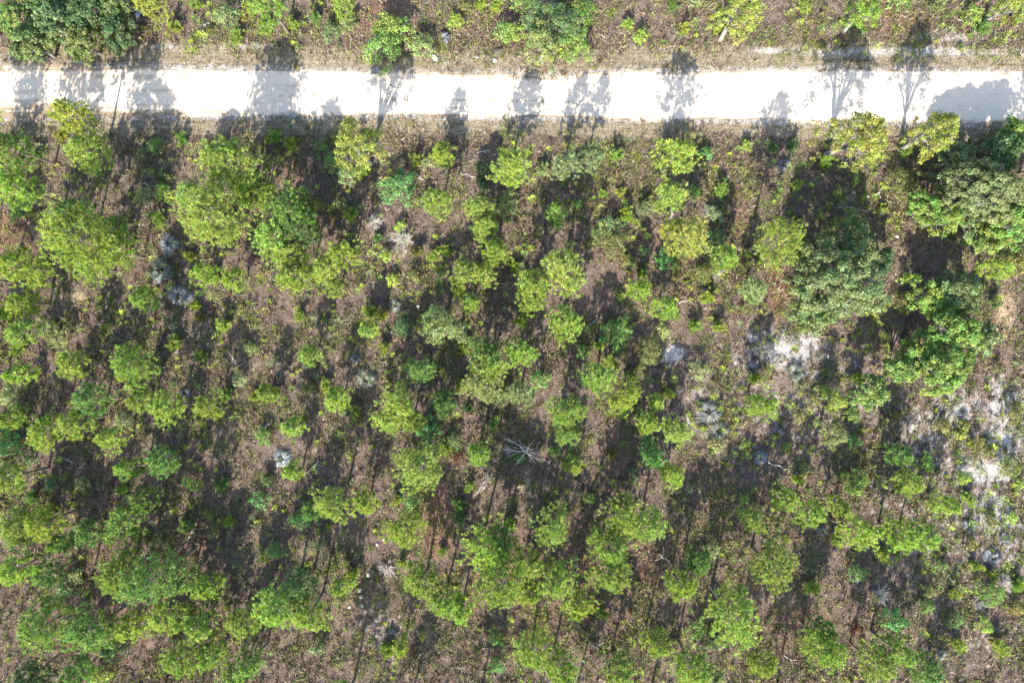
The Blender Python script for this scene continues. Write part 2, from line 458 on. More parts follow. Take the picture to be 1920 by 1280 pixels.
def pine_meshes(r, h, seed):
    """a slender pine: (trunk with limbs, crown of needle tufts)"""
    rng = np.random.default_rng(seed)
    w = Wood()
    lean = rng.normal(0, .02, 2)
    zs = np.linspace(-.15, h * .97, 9)
    bend = rng.normal(0, .03, (9, 2)).cumsum(0) * h * .06
    axis = np.stack([lean[0] * zs + bend[:, 0] - bend[0, 0], lean[1] * zs + bend[:, 1] - bend[0, 1], zs], 1)
    rt = .018 * h + .02
    w.tube(axis, rt * (1 - .9 * (np.clip(zs, 0, h) / h) ** .9), 7)
    tips = []; dirs = []; bid = []
    nb = int(17 + r * 12)
    z0 = rng.uniform(.30, .38) if r < 1.2 else rng.uniform(.43, .53)
    k = 0
    lobes = rng.uniform(0, 6.28, 4); lamp = rng.uniform(.04, .21, 4)
    for b in range(nb):
        u = ((b + rng.uniform(0, .8)) / nb)
        z = h * (z0 + (0.97 - z0) * u ** .9)
        # crown profile: widest at a third, rounded at the top
        prof = (1 - u ** 1.6) ** .8 * (.66 + .34 * min(1, u / .2)) + .07
        th = b * 2.399 + rng.normal(0, .35)
        lob = 1 + sum(a * math.sin(th * (i + 1) + p) for i, (a, p) in enumerate(zip(lamp, lobes))) * .75
        L = r * prof * lob * rng.uniform(.72, 1.08)
        if rng.uniform() < .08: L *= .45
        c = np.array([np.interp(z, zs, axis[:, 0]), np.interp(z, zs, axis[:, 1]), z])
        rise = rng.uniform(.10, .35) + .55 * u
        n = 5
        s_ = np.linspace(0, 1, n)
        pts = c + np.stack([np.cos(th) * L * s_, np.sin(th) * L * s_, L * (rise * s_ ** 1.4 - .08 * s_)], 1)
        pts[1:-1] += rng.normal(0, .03 * L, (n - 2, 3))
        w.tube(pts, np.linspace(.016 + .007 * L, .008, n), 4)
        d0 = unit(pts[-1] - pts[0])
        nt = max(3, int(L * 9.5))
        for q in range(nt):
            s1 = rng.uniform(.32, 1.0) ** .75
            p = np.array([np.interp(s1, s_, pts[:, i]) for i in range(3)])
            side = np.array([-math.sin(th), math.cos(th), 0.]) * rng.normal(0, .13 * L * (1.05 - .45 * s1) + .06)
            p = p + side + np.array([0, 0, rng.normal(.03, .09)])
            tips.append(p)
            dirs.append(unit(d0 * .55 + side * .9 + np.array([0, 0, .55]) + rng.normal(0, .18, 3)))
            bid.append(b)
    # needle tufts over the outside of the crown
    H = h * (.97 - z0)
    for q in range(int(27 * r * (1.2 + r))):
        u = rng.uniform(0, 1) ** 1.15
        th = rng.uniform(0, 6.283)
        prof = (1 - u ** 1.6) ** .8 * (.66 + .34 * min(1, u / .2)) + .07
        lob = 1 + sum(a * math.sin(th * (i + 1) + p) for i, (a, p) in enumerate(zip(lamp, lobes))) * .75
        k_ = 1 + .16 * math.sin(th * 7 + u * 9) + rng.normal(0, .07)
        R = r * prof * lob * .93 * k_
        z = h * (z0 + (.97 - z0) * u ** .9) + .25 * R + .3 * r * u * prof
        tips.append(np.array([math.cos(th) * R + np.interp(z, zs, axis[:, 0]), math.sin(th) * R + np.interp(z, zs, axis[:, 1]), z]))
        dirs.append(unit(np.array([math.cos(th), math.sin(th), .35 + u]) + rng.normal(0, .25, 3))); bid.append(rng.integers(0, nb))
    top = axis[-1]
    for q in range(5):
        tips.append(top + rng.normal(0, .1, 3)); dirs.append(np.array([0, 0, 1.])); bid.append(nb)
    tips = np.array(tips); dirs = np.array(dirs); bid = np.array(bid)
    per = 27
    T = len(tips)
    cd = np.repeat(dirs, per, 0)
    bd = unit(cd * rng.uniform(.25, .8, (T * per, 1)) + rng.normal(0, .55, (T * per, 3)))
    tl = np.repeat(rng.uniform(.75, 1.25, T), per)
    v, f = spikes(np.repeat(tips, per, 0) + rng.normal(0, .03, (T * per, 3)), bd, rng.uniform(.13, .24, T * per) * tl, rng.uniform(.034, .058, T * per), rng)
    tid = np.repeat(np.arange(T), per)
    t, hu = tint_for(tid, T, rng, .55)
    bt = rng.uniform(-.12, .12, nb + 1)[np.repeat(bid, per)]
    crown = np_mesh('crown', v, [f], [M_NEEDLE], {'tint': np.clip(t + bt, 0, 1), 'hue': hu})
    return w.mesh('trunk', M_BARK), crown

def sapling_meshes(r, h, seed):
    """low bushy young pine: a few upright leaders clothed in needles"""
    rng = np.random.default_rng(seed)
    w = Wood(); tips = []; dirs = []
    ns = int(4 + r * 5)
    for i in range(ns):
        th = rng.uniform(0, 6.28); rr = r * math.sqrt(rng.uniform(0, 1)) * .8
        top = np.array([math.cos(th) * rr, math.sin(th) * rr, h * (1 - .45 * (rr / r) ** 1.5) * rng.uniform(.8, 1.0)])
        base = np.array([math.cos(th) * rr * .12, math.sin(th) * rr * .12, -.08])
        s_ = np.linspace(0, 1, 5)[:, None]
        pts = base * (1 - s_) + top * s_
        pts[:, :2] *= (s_ ** .7) / np.maximum(s_, 1e-3) * s_
        w.tube(pts, np.linspace(.028, .008, 5), 4)
        for q in range(int(7 + 6 * r)):
            s1 = rng.uniform(.3, 1)
            p = np.array([np.interp(s1, s_[:, 0], pts[:, i2]) for i2 in range(3)]) + rng.normal(0, .14 + .07 * r, 3) * np.array([1, 1, .6])
            p[2] = max(p[2], .1)
            tips.append(p); dirs.append(unit(np.array([p[0], p[1], h * .9]) + rng.normal(0, .25, 3)))
    tips = np.array(tips); dirs = np.array(dirs); per = 34; T = len(tips)
    bd = unit(np.repeat(dirs, per, 0) * rng.uniform(.4, 1, (T * per, 1)) + rng.normal(0, .5, (T * per, 3)))
    v, f = spikes(np.repeat(tips, per, 0) + rng.normal(0, .03, (T * per, 3)), bd, rng.uniform(.13, .24, T * per), rng.uniform(.030, .055, T * per), rng)
    t, hu = tint_for(np.repeat(np.arange(T), per), T, rng, .5)
    return w.mesh('stem', M_BARK), np_mesh('foliage', v, [f], [M_NEEDLE], {'tint': t, 'hue': hu})

def broadleaf_meshes(r, h, seed, clumps=None, dens=1.0, clump_r=(.30, .50), leaf=(.07, .12), shell=.62, bark=None, z0=.42, flat=.5):
    """limbs forking to leaf clumps that fill an uneven domed crown"""
    rng = np.random.default_rng(seed)
    w = Wood()
    n = clumps or int(20 * r * r ** .35 + 6)
    lam = [(rng.uniform(.05, .20), rng.uniform(0, 6.28)) for _ in range(4)]
    def rad(th): return r * (.92 + sum(a * math.sin(th * (i + 2) + p) for i, (a, p) in enumerate(lam)) * .8)
    fork = np.array([rng.normal(0, .05 * r), rng.normal(0, .05 * r), h * z0 * .62])
    w.tube([(0, 0, -.15), fork * np.array([.5, .5, .5]), fork], [.03 * h + .05, .024 * h + .04, .02 * h + .035], 8)
    nl = int(5 + r * 1.5)
    limbs = []
    for i in range(nl):
        th = i * 6.283 / nl + rng.normal(0, .25); L = rad(th) * rng.uniform(.55, .9)
        u = L / r
        end = np.array([math.cos(th) * L, math.sin(th) * L, h * (z0 + (1 - z0) * (1 - flat * u ** 2) * .85)])
        mid = fork * .55 + end * .45 + rng.normal(0, .06 * r, 3) + np.array([0, 0, .06 * h])
        s_ = np.linspace(0, 1, 7)[:, None]
        pts = (1 - s_) ** 2 * fork + 2 * s_ * (1 - s_) * mid + s_ ** 2 * end + rng.normal(0, .02 * r, (7, 3)) * np.minimum(s_ * 3, 1)
        w.tube(pts, np.linspace(.012 * h + .03, .012, 7), 5)
        limbs.append(pts)
    L_all = np.concatenate([p[2:] for p in limbs])
    cs = []
    for i in range(n):
        th = i * 2.399 + rng.normal(0, .3)
        u = math.sqrt((i + rng.uniform(.1, .9)) / n)
        rr = rad(th) * u * .93
        top = h * (z0 + (1 - z0) * (1 - flat * u ** 2.2))
        z = top - abs(rng.normal(0, .10)) * h - (rng.uniform(.1, .3) * h if rng.uniform() < .2 else 0)
        cs.append((math.cos(th) * rr, math.sin(th) * rr, max(z, .15 * h)))
    cs = np.array(cs)
    cr = rng.uniform(*clump_r, n) * (.75 + .25 * r / 2)
    V = []; Nn = []; gid = []
    for i, (c, q) in enumerate(zip(cs, cr)):
        j = np.argmin(((L_all - c) ** 2).sum(1)); a = L_all[j]
        m = (a + c) / 2 + rng.normal(0, .05 * r, 3)
        w.tube([a, m, c], [.018, .012, .006], 4)
        m_ = int(dens * 60 * (q / .35) ** 2)
        dd = unit(rng.normal(size=(m_, 3))); dd[:, 2] = np.where(dd[:, 2] < -.35, -dd[:, 2], dd[:, 2])
        rad_ = q * (shell + (1 - shell) * rng.uniform(0, 1, (m_, 1))) * rng.uniform(.75, 1.12, (m_, 1))
        V.append(c + dd * rad_ * np.array([1, 1, .75])); Nn.append(unit(dd * .8 + rng.normal(0, .55, (m_, 3)) + np.array([0, 0, .35]))); gid.append(np.full(m_, i))
    P = np.concatenate(V); NN = np.concatenate(Nn); gid = np.concatenate(gid)
    v, f = leaves(P, NN, rng.uniform(*leaf, len(P)), rng)
    t, hu = tint_for(gid, n, rng, .55)
    return w.mesh('trunk', bark or M_BARK), np_mesh('crown', v, [f], [M_LEAF], {'tint': t, 'hue': hu})

def fan_mesh(seed):
    """one palmetto frond: a stalk and a pleated fan of leaf segments, pointing along +X"""
    rng = np.random.default_rng(seed)
    L = 1.0; rise = .55
    v = []; f = []
    p0 = np.array([0, 0, 0.]); p1 = np.array([.26 * L, 0, rise * .36])
    # stalk: a thin three-sided rod
    for a in range(3):
        an = a * 2.094; off = np.array([0, math.cos(an), math.sin(an)]) * .014
        v += [p0 + off, p1 + off * .7]
    f += [(0, 1, 3, 2), (2, 3, 5, 4), (4, 5, 1, 0)]
    ns = 13
    for s_ in range(ns):
        a = (s_ / (ns - 1) - .5) * 2.5 + rng.normal(0, .05)
        ln = .80 * (1 - .30 * abs(a) / 1.25) * rng.uniform(.88, 1.05)
        dr = np.array([math.cos(a), math.sin(a), .15 - .22 * abs(a)])
        dr /= np.linalg.norm(dr)
        sd = np.array([-math.sin(a), math.cos(a), 0]) * .030
        up = np.array([0, 0, .022])
        b = len(v)
        m = p1 + dr * ln * .55
        tip = p1 + dr * ln + np.array([0, 0, -.10 * rng.uniform(.5, 1.6)])
        v += [p1, m - sd + up, m + up * -1, m + sd + up, tip]
        f += [(b, b + 1, b + 4, b + 2), (b, b + 2, b + 4, b + 3)]
    return np_mesh('frond', np.array(v), [np.array(f)], [M_FAN], {'tint': rng.uniform(.2, .8, len(f)), 'hue': rng.uniform(.3, .7, len(f))})
FANS = [fan_mesh(900 + i) for i in range(5)]
_w = Wood(); _w.tube([(0, 0, -.1), (.03, .02, .12), (.05, .04, .22)], [.13, .12, .06], 7)
PALM_BASE = _w.mesh('stem', M_BARK)

def twig_bush_mesh(r, h, seed, mat):
    rng = np.random.default_rng(seed)
    w = Wood()
    for i in range(int(26 + 30 * r)):
        th = rng.uniform(0, 6.28); el = rng.uniform(.25, 1.4)
        d = np.array([math.cos(th) * math.cos(el), math.sin(th) * math.cos(el), math.sin(el) * h / r])
        L = r * rng.uniform(.6, 1.05)
        s_ = np.linspace(0, 1, 4)[:, None]
        pts = d * L * s_ + rng.normal(0, .05 * r, (4, 3)) * s_
        w.tube(pts, [.02, .016, .012, .006], 3)
        for q in range(5):
            s0 = rng.uniform(.35, .95); p = np.array([np.interp(s0, s_[:, 0], pts[:, k]) for k in range(3)])
            e = p + unit(d + rng.normal(0, .7, 3)) * r * rng.uniform(.15, .4)
            w.tube([p, (p + e) / 2 + rng.normal(0, .02, 3), e], [.013, .010, .005], 3)
    return w.mesh('twigs', mat)

# ------------------------------------------------------------------ where every plant stands
# kind, crown centre x, y and radius in the photograph's pixels, tone[, height factor[, stretch]]
# p pine, s sapling pine, o oak, t airy broadleaf tree, b leafy bush
PLANTS = """
o 22 34 33 G;o 100 46 42 B;o 165 16 44 D;o 150 74 34 B;o 214 10 32 B;o 222 56 34 D;o 52 76 38 B;o 62 2 30 D
p 287 8 27 Y;s 322 47 14 Y;s 440 70 16 L;s 365 4 13 L;b 425 32 26 P;s 470 14 18 Y
p 133 224 31 Y;p 165 284 34 L;s 113 252 13 Y;p 20 276 27 G;b 45 257 13 P;s 62 288 14 G;p 428 305 50 L;s 338 257 11 G;b 290 274 16 G;b 268 286 12 D
p 508 16 32 L;s 494 50 18 L;s 545 45 15 L;s 590 35 12 G;p 640 10 20 L;b 652 45 18 P;b 622 58 18 B
b 735 56 36 L;b 722 92 42 G;b 790 88 24 P;b 855 40 17 L;b 872 12 17 O;b 946 60 20 G;s 900 3 14 L;s 930 10 12 L
s 515 253 13 L;s 545 268 14 L;t 665 270 50 Y;s 682 316 14 L;p 826 284 22 L;s 777 298 15 L;b 802 306 14 P;b 905 316 18 D;p 955 306 36 L;b 600 277 14 B;b 622 306 20 G
t 1040 40 52 B;t 1018 78 36 P;b 1078 86 34 G;t 1092 24 26 G;b 1052 76 18 Y;b 978 6 20 G;b 965 62 22 L
s 1175 45 8 L;b 1200 68 15 L;s 1261 12 10 G;s 1285 50 10 Y;b 1304 4 12 P;t 1385 26 46 Y;s 1350 48 16 Y
p 1268 291 37 L;b 1325 288 13 E;s 1400 272 8 L;p 1062 308 26 P;p 1106 290 25 P;s 1155 290 13 L;s 1020 318 14 P
s 1510 12 13 L;t 1622 22 32 L;b 1692 -4 24 G;b 1826 30 20 L;s 1845 50 14 G;t 1900 4 28 Y;s 1905 36 7 O;s 1760 6 14 P
t 1608 255 58 Y;t 1762 246 44 Y;s 1550 298 13 L;s 1700 280 14 L;s 1487 272 12 D;s 1452 275 10 D
p 26 354 36 L;b 30 394 20 G;p 150 458 66 L;p 125 404 32 G;p 200 430 30 L;p 215 470 34 L;p 170 500 26 L;b 270 368 20 P;b 306 362 18 L;s 296 414 17 L
p 390 388 58 L;p 360 372 30 G;p 470 372 26 L;p 462 345 30 L;p 30 500 38 L;s 74 506 17 L;s 66 531 8 L;p 40 566 27 L;s 4 590 20 L;p 46 626 26 L;b 106 626 28 P
p 265 560 23 L;p 378 513 24 L;s 398 520 14 L;p 440 516 21 L;s 355 480 8 Y;s 415 612 19 L;s 365 572 10 L;s 374 596 9 O;b 322 605 14 D
p 545 394 46 G;p 500 365 30 L;p 578 392 26 O;p 522 440 38 L;p 560 436 34 B;p 540 476 34 L;p 640 486 29 L;p 556 512 32 L;p 604 506 28 L;p 624 541 18 L;s 556 534 22 P
b 652 330 20 P;b 744 352 36 E;s 640 382 12 P;s 656 404 14 L;b 750 424 12 L;p 818 384 27 L;p 895 388 27 L;p 905 424 24 L;b 950 386 28 P;s 906 345 13 D;b 800 372 16 D
b 725 478 12 L;p 926 468 27 L;p 868 506 27 L;p 904 514 24 L;s 862 546 19 L;p 882 570 18 L;s 716 592 12 Y;s 690 585 14 L;p 690 614 17 L;t 822 612 36 P;t 858 622 22 P
b 756 612 22 D;s 560 592 10 L;b 776 516 13 O;b 736 524 13 L;s 812 480 13 L;s 838 470 12 L;s 706 446 10 G;s 780 470 12 O
p 1258 366 31 L;b 1300 360 15 G;s 1355 354 14 L;s 1132 362 9 L;s 1166 358 7 Y;b 1082 381 9 G;p 1043 408 21 L;s 1178 402 18 L;s 1206 390 14 P;b 1144 426 22 P;b 1150 456 28 O;s 1120 438 12 P
p 1292 446 38 Y;p 1258 432 20 Y;b 1340 402 19 P;b 1250 488 20 E;b 1210 470 10 D;b 1330 468 15 P;p 1366 486 24 L;b 1318 512 20 O;b 1346 448 22 D;b 1338 498 16 O;b 1172 486 14 O
p 1070 506 42 Y;b 1020 496 11 D;s 966 500 12 L;p 1000 546 37 L;p 1206 542 21 L;s 1206 514 11 L;p 1246 580 24 L;s 1330 556 14 L;s 1304 612 14 L;s 1350 612 16 L;s 1186 494 9 P
s 980 600 18 L;p 1056 612 32 L;b 1060 576 11 E;b 1156 624 32 E;s 1166 556 6 L;p 1420 546 23 P;b 1244 620 14 P;s 1264 590 10 L
p 1456 446 44 L;p 1500 472 22 L;s 1496 346 10 L;b 1690 344 28 O;s 1658 392 7 Y;o 1740 388 34 G;t 1776 410 30 L
o 1575 520 88 B;o 1600 450 46 B;o 1530 585 44 B;o 1652 488 26 D
o 1850 350 70 B;o 1905 400 54 G;o 1812 396 40 B;o 1868 442 38 G;o 1796 296 34 B;o 1880 285 44 D;o 1905 250 26 G
o 1745 556 38 G;o 1800 548 46 B;p 1876 506 22 L;b 1906 494 22 O;s 1870 566 13 P;b 1698 522 12 L;b 1690 566 18 O
o 1790 626 54 G;o 1732 662 38 G;o 1840 628 30 B;o 1772 690 54 G;o 1700 690 30 G;b 1706 640 14 B
p 130 678 27 L;p 28 700 21 L;p 246 690 38 L;s 288 684 20 P;p 168 752 32 G;p 144 790 28 L;p 262 752 20 L;p 312 766 32 L;p 394 756 26 L;s 420 738 14 G
b 22 742 24 P;p 10 790 18 L;b 40 774 20 G;p 80 816 30 L;b 20 832 24 E;p 206 826 26 L;b 230 786 18 P;p 25 895 32 L;b 100 906 18 D;s 56 932 18 G;s 90 958 15 L;p 240 880 22 L;p 298 868 28 G;s 226 916 15 L;p 270 942 26 G;b 360 906 17 G;s 412 912 13 G;b 156 906 14 P;b 60 858 13 D
s 377 666 17 G;s 326 645 14 L;b 450 711 14 P;s 476 746 10 L;b 470 652 12 P;s 30 655 16 L
p 576 672 20 L;p 496 740 18 L;s 512 738 12 L;p 630 744 24 L;s 610 722 13 L;s 574 730 16 P;p 550 798 21 L;s 664 768 13 L;s 720 650 15 L;p 795 700 26 G;p 742 760 34 L;p 722 794 24 L;p 766 792 22 L;p 832 754 24 G;s 830 770 13 L;b 802 802 24 E
p 920 690 38 L;s 868 722 14 L;p 912 728 34 P;s 948 740 22 P;s 870 654 17 L;p 905 656 26 G;p 785 876 46 L;s 836 842 17 L;p 895 854 22 L;b 850 826 18 B;s 926 794 9 E;s 876 766 11 D
p 548 888 17 L;s 500 900 11 P;b 492 816 16 G;p 626 936 34 L;p 585 958 22 G;p 680 942 22 L;b 772 936 21 G;s 746 936 11 L;s 880 912 10 L;s 860 946 13 E;b 488 938 20 E
p 1060 770 33 L;p 1066 816 22 G;b 1038 846 11 G;p 1066 874 19 L;b 976 860 10 E;p 1132 712 32 L;p 1180 742 28 L;s 1146 680 19 L;s 1186 706 17 G;b 1216 660 30 O;p 1232 756 15 L;s 1256 740 8 L;p 1215 796 21 L;p 1270 806 28 L;p 1228 860 22 E;b 1190 886 13 D;p 1266 896 22 L;b 1214 826 13 E
b 1310 694 20 P;p 1426 766 28 L;s 1416 710 13 L;b 1400 830 10 G;b 1346 836 14 P;p 975 664 28 L;b 1010 712 19 G;p 976 740 26 P;s 1150 850 9 O;s 1105 935 8 B;s 1126 646 12 L;b 1094 660 14 G
b 1545 734 15 L;t 1566 750 20 L;b 1600 776 18 G;o 1636 736 34 G;s 1610 710 13 L;t 1566 814 26 P;b 1602 826 13 E;b 1500 780 13 O;b 1680 780 12 O;p 1690 856 22 G;p 1708 908 26 L;b 1736 866 18 G;b 1765 798 14 O;b 1808 796 12 O;b 1802 816 9 Y;b 1830 830 15 O;b 1852 846 14 O;b 1900 776 20 O;b 1896 872 20 O;b 1806 896 16 L;b 1912 906 12 L;b 1872 690 12 O;b 1510 880 10 P
p 1470 932 25 L;s 1500 900 12 L;p 1572 946 19 L;p 1525 962 26 L;b 1604 904 24 G;p 1776 950 21 L;s 1820 936 13 L;b 1472 840 11 G;b 1395 935 10 G
p 40 984 36 L;p 86 978 30 L;p 35 1062 34 L;p 110 1018 22 G;p 170 1004 27 G;p 240 982 36 L;p 98 1072 25 G;b 142 1080 15 P;s 346 986 14 G;p 226 1072 42 L;p 290 1078 52 G;p 342 1082 34 G;p 392 1098 28 L;p 84 1172 48 G;p 168 1182 42 G;p 250 1172 30 L;p 312 1156 32 L;p 366 1166 32 L;p 214 1218 22 D;p 340 1236 36 L;p 392 1232 28 L;s 430 978 10 L;p 470 1164 32 L;p 470 1244 28 G;p 140 1262 34 G;b 186 1266 19 L;p 440 1264 26 L;b 122 1106 22 B;p 60 1262 30 D
b 564 976 20 E;p 560 1100 34 B;p 520 1142 42 L;p 578 1146 34 L;p 640 1102 19 L;s 660 1078 14 L;b 516 1032 18 E;s 752 1055 9 L;p 764 1000 36 L;p 790 1096 36 L;p 830 1128 30 L;p 866 1140 24 L;p 900 1036 42 L;p 936 1086 48 L;p 945 1010 30 G;s 726 1220 14 L;p 752 1214 15 L;b 596 1216 15 P;b 932 1246 17 E;s 860 972 12 E;s 830 1036 9 L;s 956 985 14 L;b 930 1196 16 G;b 600 1020 12 P
p 1035 984 36 L;p 988 1054 30 L;p 990 1112 24 L;p 1050 1080 36 L;p 1086 1134 30 L;p 1145 1026 38 L;p 1170 974 36 L;p 1222 986 34 L;p 1150 1080 36 L;s 1130 1152 13 L;p 1280 1102 28 L;p 1304 1058 26 G;b 1336 1030 18 P;p 1412 976 24 L;p 1376 1150 54 L;p 1450 1062 42 L;b 1306 1180 22 G;p 1228 1206 27 L;p 1296 1242 34 L;p 1160 1262 30 L;p 1006 1222 36 L;p 1046 1256 36 L;b 974 1206 14 G;p 1430 1242 27 L;b 1340 1204 16 P;p 1340 1272 24 P
s 1526 1106 19 L;p 1604 1000 34 L;s 1572 1012 18 L;s 1656 1042 17 L;p 1696 1004 32 L;p 1732 1010 28 L;b 1672 1160 24 E;p 1555 1216 38 L;p 1542 1180 26 G;p 1640 1246 34 L;p 1682 1222 30 L;p 1740 1252 30 G;s 1802 1210 17 L;s 1880 1214 18 L;b 1860 1114 26 G;s 1830 1062 10 L;s 1864 1080 11 L;s 1790 1112 11 Y;b 1740 1106 13 P;b 1738 1136 14 G;b 1846 1170 18 L;b 1790 1162 16 B;b 1858 976 13 O;b 1898 972 12 L;b 1606 1076 18 B;b 1908 1140 16 O;s 1910 1100 12 L;b 1820 1020 14 O;b 1766 1060 12 B
"""
# trees just beyond the bottom and side edges whose shadows reach into the photograph
BEYOND = """
p 640 1325 36 L;p 80 1330 40 G;p 260 1330 36 G;p 900 1330 30 L;p 1090 1345 34 L;p 1240 1330 30 L;p 1500 1335 36 L;p 1800 1330 30 L;p 420 1340 34 G;p 760 1350 28 L;p -60 330 40 L;p -60 700 36 G;p -70 960 36 L;p -60 230 44 L;p -55 520 38 G;p 1990 300 40 L
"""
HEIGHTS = {(26, 354): 9.2, (30, 500): 8.6, (1456, 446): 10.2, (1268, 291): 7.6, (1608, 255): 8.6, (1762, 246): 8.6, (665, 270): 9.0, (133, 224): 8.0, (826, 284): 5.0, (955, 306): 7.0,
           (165, 284): 8.6, (20, 276): 8.0, (1062, 308): 6.6, (1106, 290): 6.2, (1040, 40): 5.5, (428, 305): 9.0}

# hand written labels for the ones that stand out; the short name is what other labels refer to
MARKS = {
    (133, 224): ('yellow-green pine overhanging the near edge of the white road, far left', 'pine on the road edge'),
    (665, 270): ('broad airy yellow-green tree just below the road with gaps in its crown', 'broad airy yellow-green tree'),
    (1608, 255): ('wide yellow-green tree with bare grey limbs touching the road, larger of two', 'larger yellow roadside tree'),
    (1762, 246): ('olive-tinted yellow tree leaning over the road beside a bigger yellow one', 'smaller yellow roadside tree'),
    (722, 92): ('dense mid-green bush thicket against the far side of the white road', 'green roadside thicket'),
    (1040, 40): ('large soft grey-green tree beyond the road above its weedy edge', 'soft grey-green tree'),
    (1385, 26): ('rounded yellow tree standing alone in dry grass beyond the road', 'rounded yellow tree'),
    (100, 46): ('pale grey-green oak in the middle of the thicket beyond the road', 'top corner oak thicket'),
    (150, 458): ('widest lime-green pine below the road at the left side, diamond shaped', 'diamond-shaped wide pine'),
    (390, 388): ('big dense lime-green pine right of the palmetto clump and wide pine', 'dense lime pine'),
    (545, 394): ('tall mid-green pine heading a long column of joined crowns', 'column of pines'),
    (744, 352): ('soft emerald-green bush above the two grey dead bushes', 'soft emerald bush'),
    (822, 612): ('pale tree whose forked white limbs show through its sparse leaves', 'white-limbed pale tree'),
    (980, 600): ('brightest small yellow-lime sapling standing alone in mid scene', 'brightest lone sapling'),
    (1156, 624): ('vivid emerald leafy bush amid lime pines in mid scene', 'vivid emerald bush'),
    (1268, 291): ('round lime-green pine below the road whose shadow crosses the whole road', 'road-shadowing round pine'),
    (1292, 446): ('yellow-green pine beside dark bushes and a greyish shrub', 'yellow-green pine by dark bushes'),
    (1456, 446): ('tall bright lime pine touching the left side of the big oak', 'pine touching the oak'),
    (1575, 520): ('largest grey-green oak with a broad many-lobed crown', 'largest grey-green oak'),
    (1850, 350): ('large grey-green oak against the right edge below the road', 'right edge oak'),
    (1790, 626): ('green oak beside the bare tan path at the right edge', 'oak by the tan path'),
    (1690, 344): ('round olive bush with yellow edges between the road and the oaks', 'round olive bush'),
    (785, 876): ('full lime-green pine at the head of an orange needle bed', 'pine by the orange needles'),
    (1376, 1150): ('big round lime pine with no other crown touching its lower side', 'big round lower pine'),
    (1035, 984): ('ball-shaped lime pine with dark shade on its right side', 'ball-shaped pine'),
    (936, 1086): ('largest lime pine of the lower middle clump', 'lower middle pine clump'),
    (520, 1142): ('wide lime pine left of the litter clearing with small white stones', 'wide pine by the stones'),
    (290, 1078): ('biggest mid-green pine in the lower left wood', 'biggest lower-left pine'),
    (1450, 1062): ('tall lime pine up right of the big round lower pine', 'pine above the round one'),
    (150, 74): None,
    (84, 1172): ('mid-green pine at the lower left corner above deep black shade', 'pine above black shade'),
    (246, 690): ('lime-green pine with knobbly clustered crown below the palmettos', 'knobbly clustered pine'),
    (1555, 1216): ('domed lime pine near the bottom edge beside red-brown litter', 'domed bottom pine'),
    (1604, 1000): ('lime pine at the edge of the grey scrub, lower right', 'pine edging grey scrub'),
    (1636, 736): ('rounded green oak between white sand and a red-brown bush', 'rounded green sand oak'),
    (1896, 872): ('olive bush on the whitest sand patch at the right edge', 'whitest sand bush'),
    (1070, 506): ('pale yellow-green pine with wispy wide crown in mid scene', 'wispy pale pine'),
    (1132, 712): ('lime pine joined to another down its right side', 'paired lime pine'),
    (626, 936): ('lime pine left of a small bright round pine and litter gap', 'pine at the litter gap'),
    (742, 760): ('lime pine right of the olive palmetto', 'pine by the olive palmetto'),
}
MARKS = {k: v for k, v in MARKS.items() if v}
OTHER_MARKS = {  # landmarks that are not in the plant list
    'bleached dead tree': (985, 842), 'small grey snag': (915, 897), 'silver palmetto': (1335, 775), 'grey palmetto': (315, 456),
    'dark palmetto': (298, 508), 'blue palmetto': (525, 860), 'larger dead bush': (755, 450), 'grey debris lump': (835, 70),
    'sand palmetto': (1494, 697), 'row of stones': (676, 1112), 'tan sand spot': (147, 557),
}

def parse(txt):
    out = []
    for line in txt.strip().splitlines():
        for e in line.split(';'):
            a = e.split()
            if a: out.append((a[0], float(a[1]), float(a[2]), float(a[3]), a[4]))
    return out

KIND = {'p': ('pine_tree', 'pine', 'tree', 'pines growing in the scrub'), 's': ('pine_sapling', 'sapling', 'sapling', 'saplings in the scrub'),
        'o': ('oak_tree', 'oak', 'tree', 'scrub oaks'), 't': ('broadleaf_tree', 'broadleaf tree', 'tree', 'airy broadleaf trees'),
        'b': ('leafy_bush', 'bush', 'bush', 'leafy bushes in the scrub')}

def size_word(k, r):
    lim = {'p': (22, 34), 's': (11, 16), 'o': (34, 44), 't': (28, 44), 'b': (14, 22)}[k]
    return 'small' if r < lim[0] else ('medium' if r < lim[1] else 'large')

def make_labels(items):
    marks = [(nm, xy) for nm, xy in OTHER_MARKS.items()] + [(v[1], k) for k, v in MARKS.items()]
    look = [f"{size_word(k, r)} {TONE[t][0]} {KIND[k][1]}" for k, x, y, r, t in items]
    DIRS = ['to the right of', 'to the upper right of', 'above', 'to the upper left of', 'to the left of', 'to the lower left of', 'below', 'to the lower right of']
    best = [None] * len(items)
    xy = np.array([(i[1], i[2]) for i in items])
    for nm, (mx, my) in marks:
        dx = xy[:, 0] - mx; dy = my - xy[:, 1]
        dist = np.hypot(dx, dy); sec = np.round(np.arctan2(dy, dx) / (math.pi / 4)).astype(int) % 8
        groups = {}
        for i in np.argsort(dist):
            if dist[i] < 6: continue
            g = groups.setdefault((look[i], sec[i]), []); g.append(i)
            rank = len(g)
            cost = dist[i] + 140 * (rank - 1)
            if rank <= 4 and (best[i] is None or cost < best[i][0]):
                best[i] = (cost, rank, sec[i], nm)
    labels = []
    for i, (k, x, y, r, t) in enumerate(items):
        key = (int(x), int(y))
        if key in MARKS: labels.append(MARKS[key][0]); continue
        _c, rank, sec, nm = best[i]
        o = {1: 'nearest', 2: 'second-nearest', 3: 'third-nearest', 4: 'fourth-nearest'}[rank]
        labels.append(f"{o} {look[i]} {DIRS[sec]} the {nm}")
    return labels

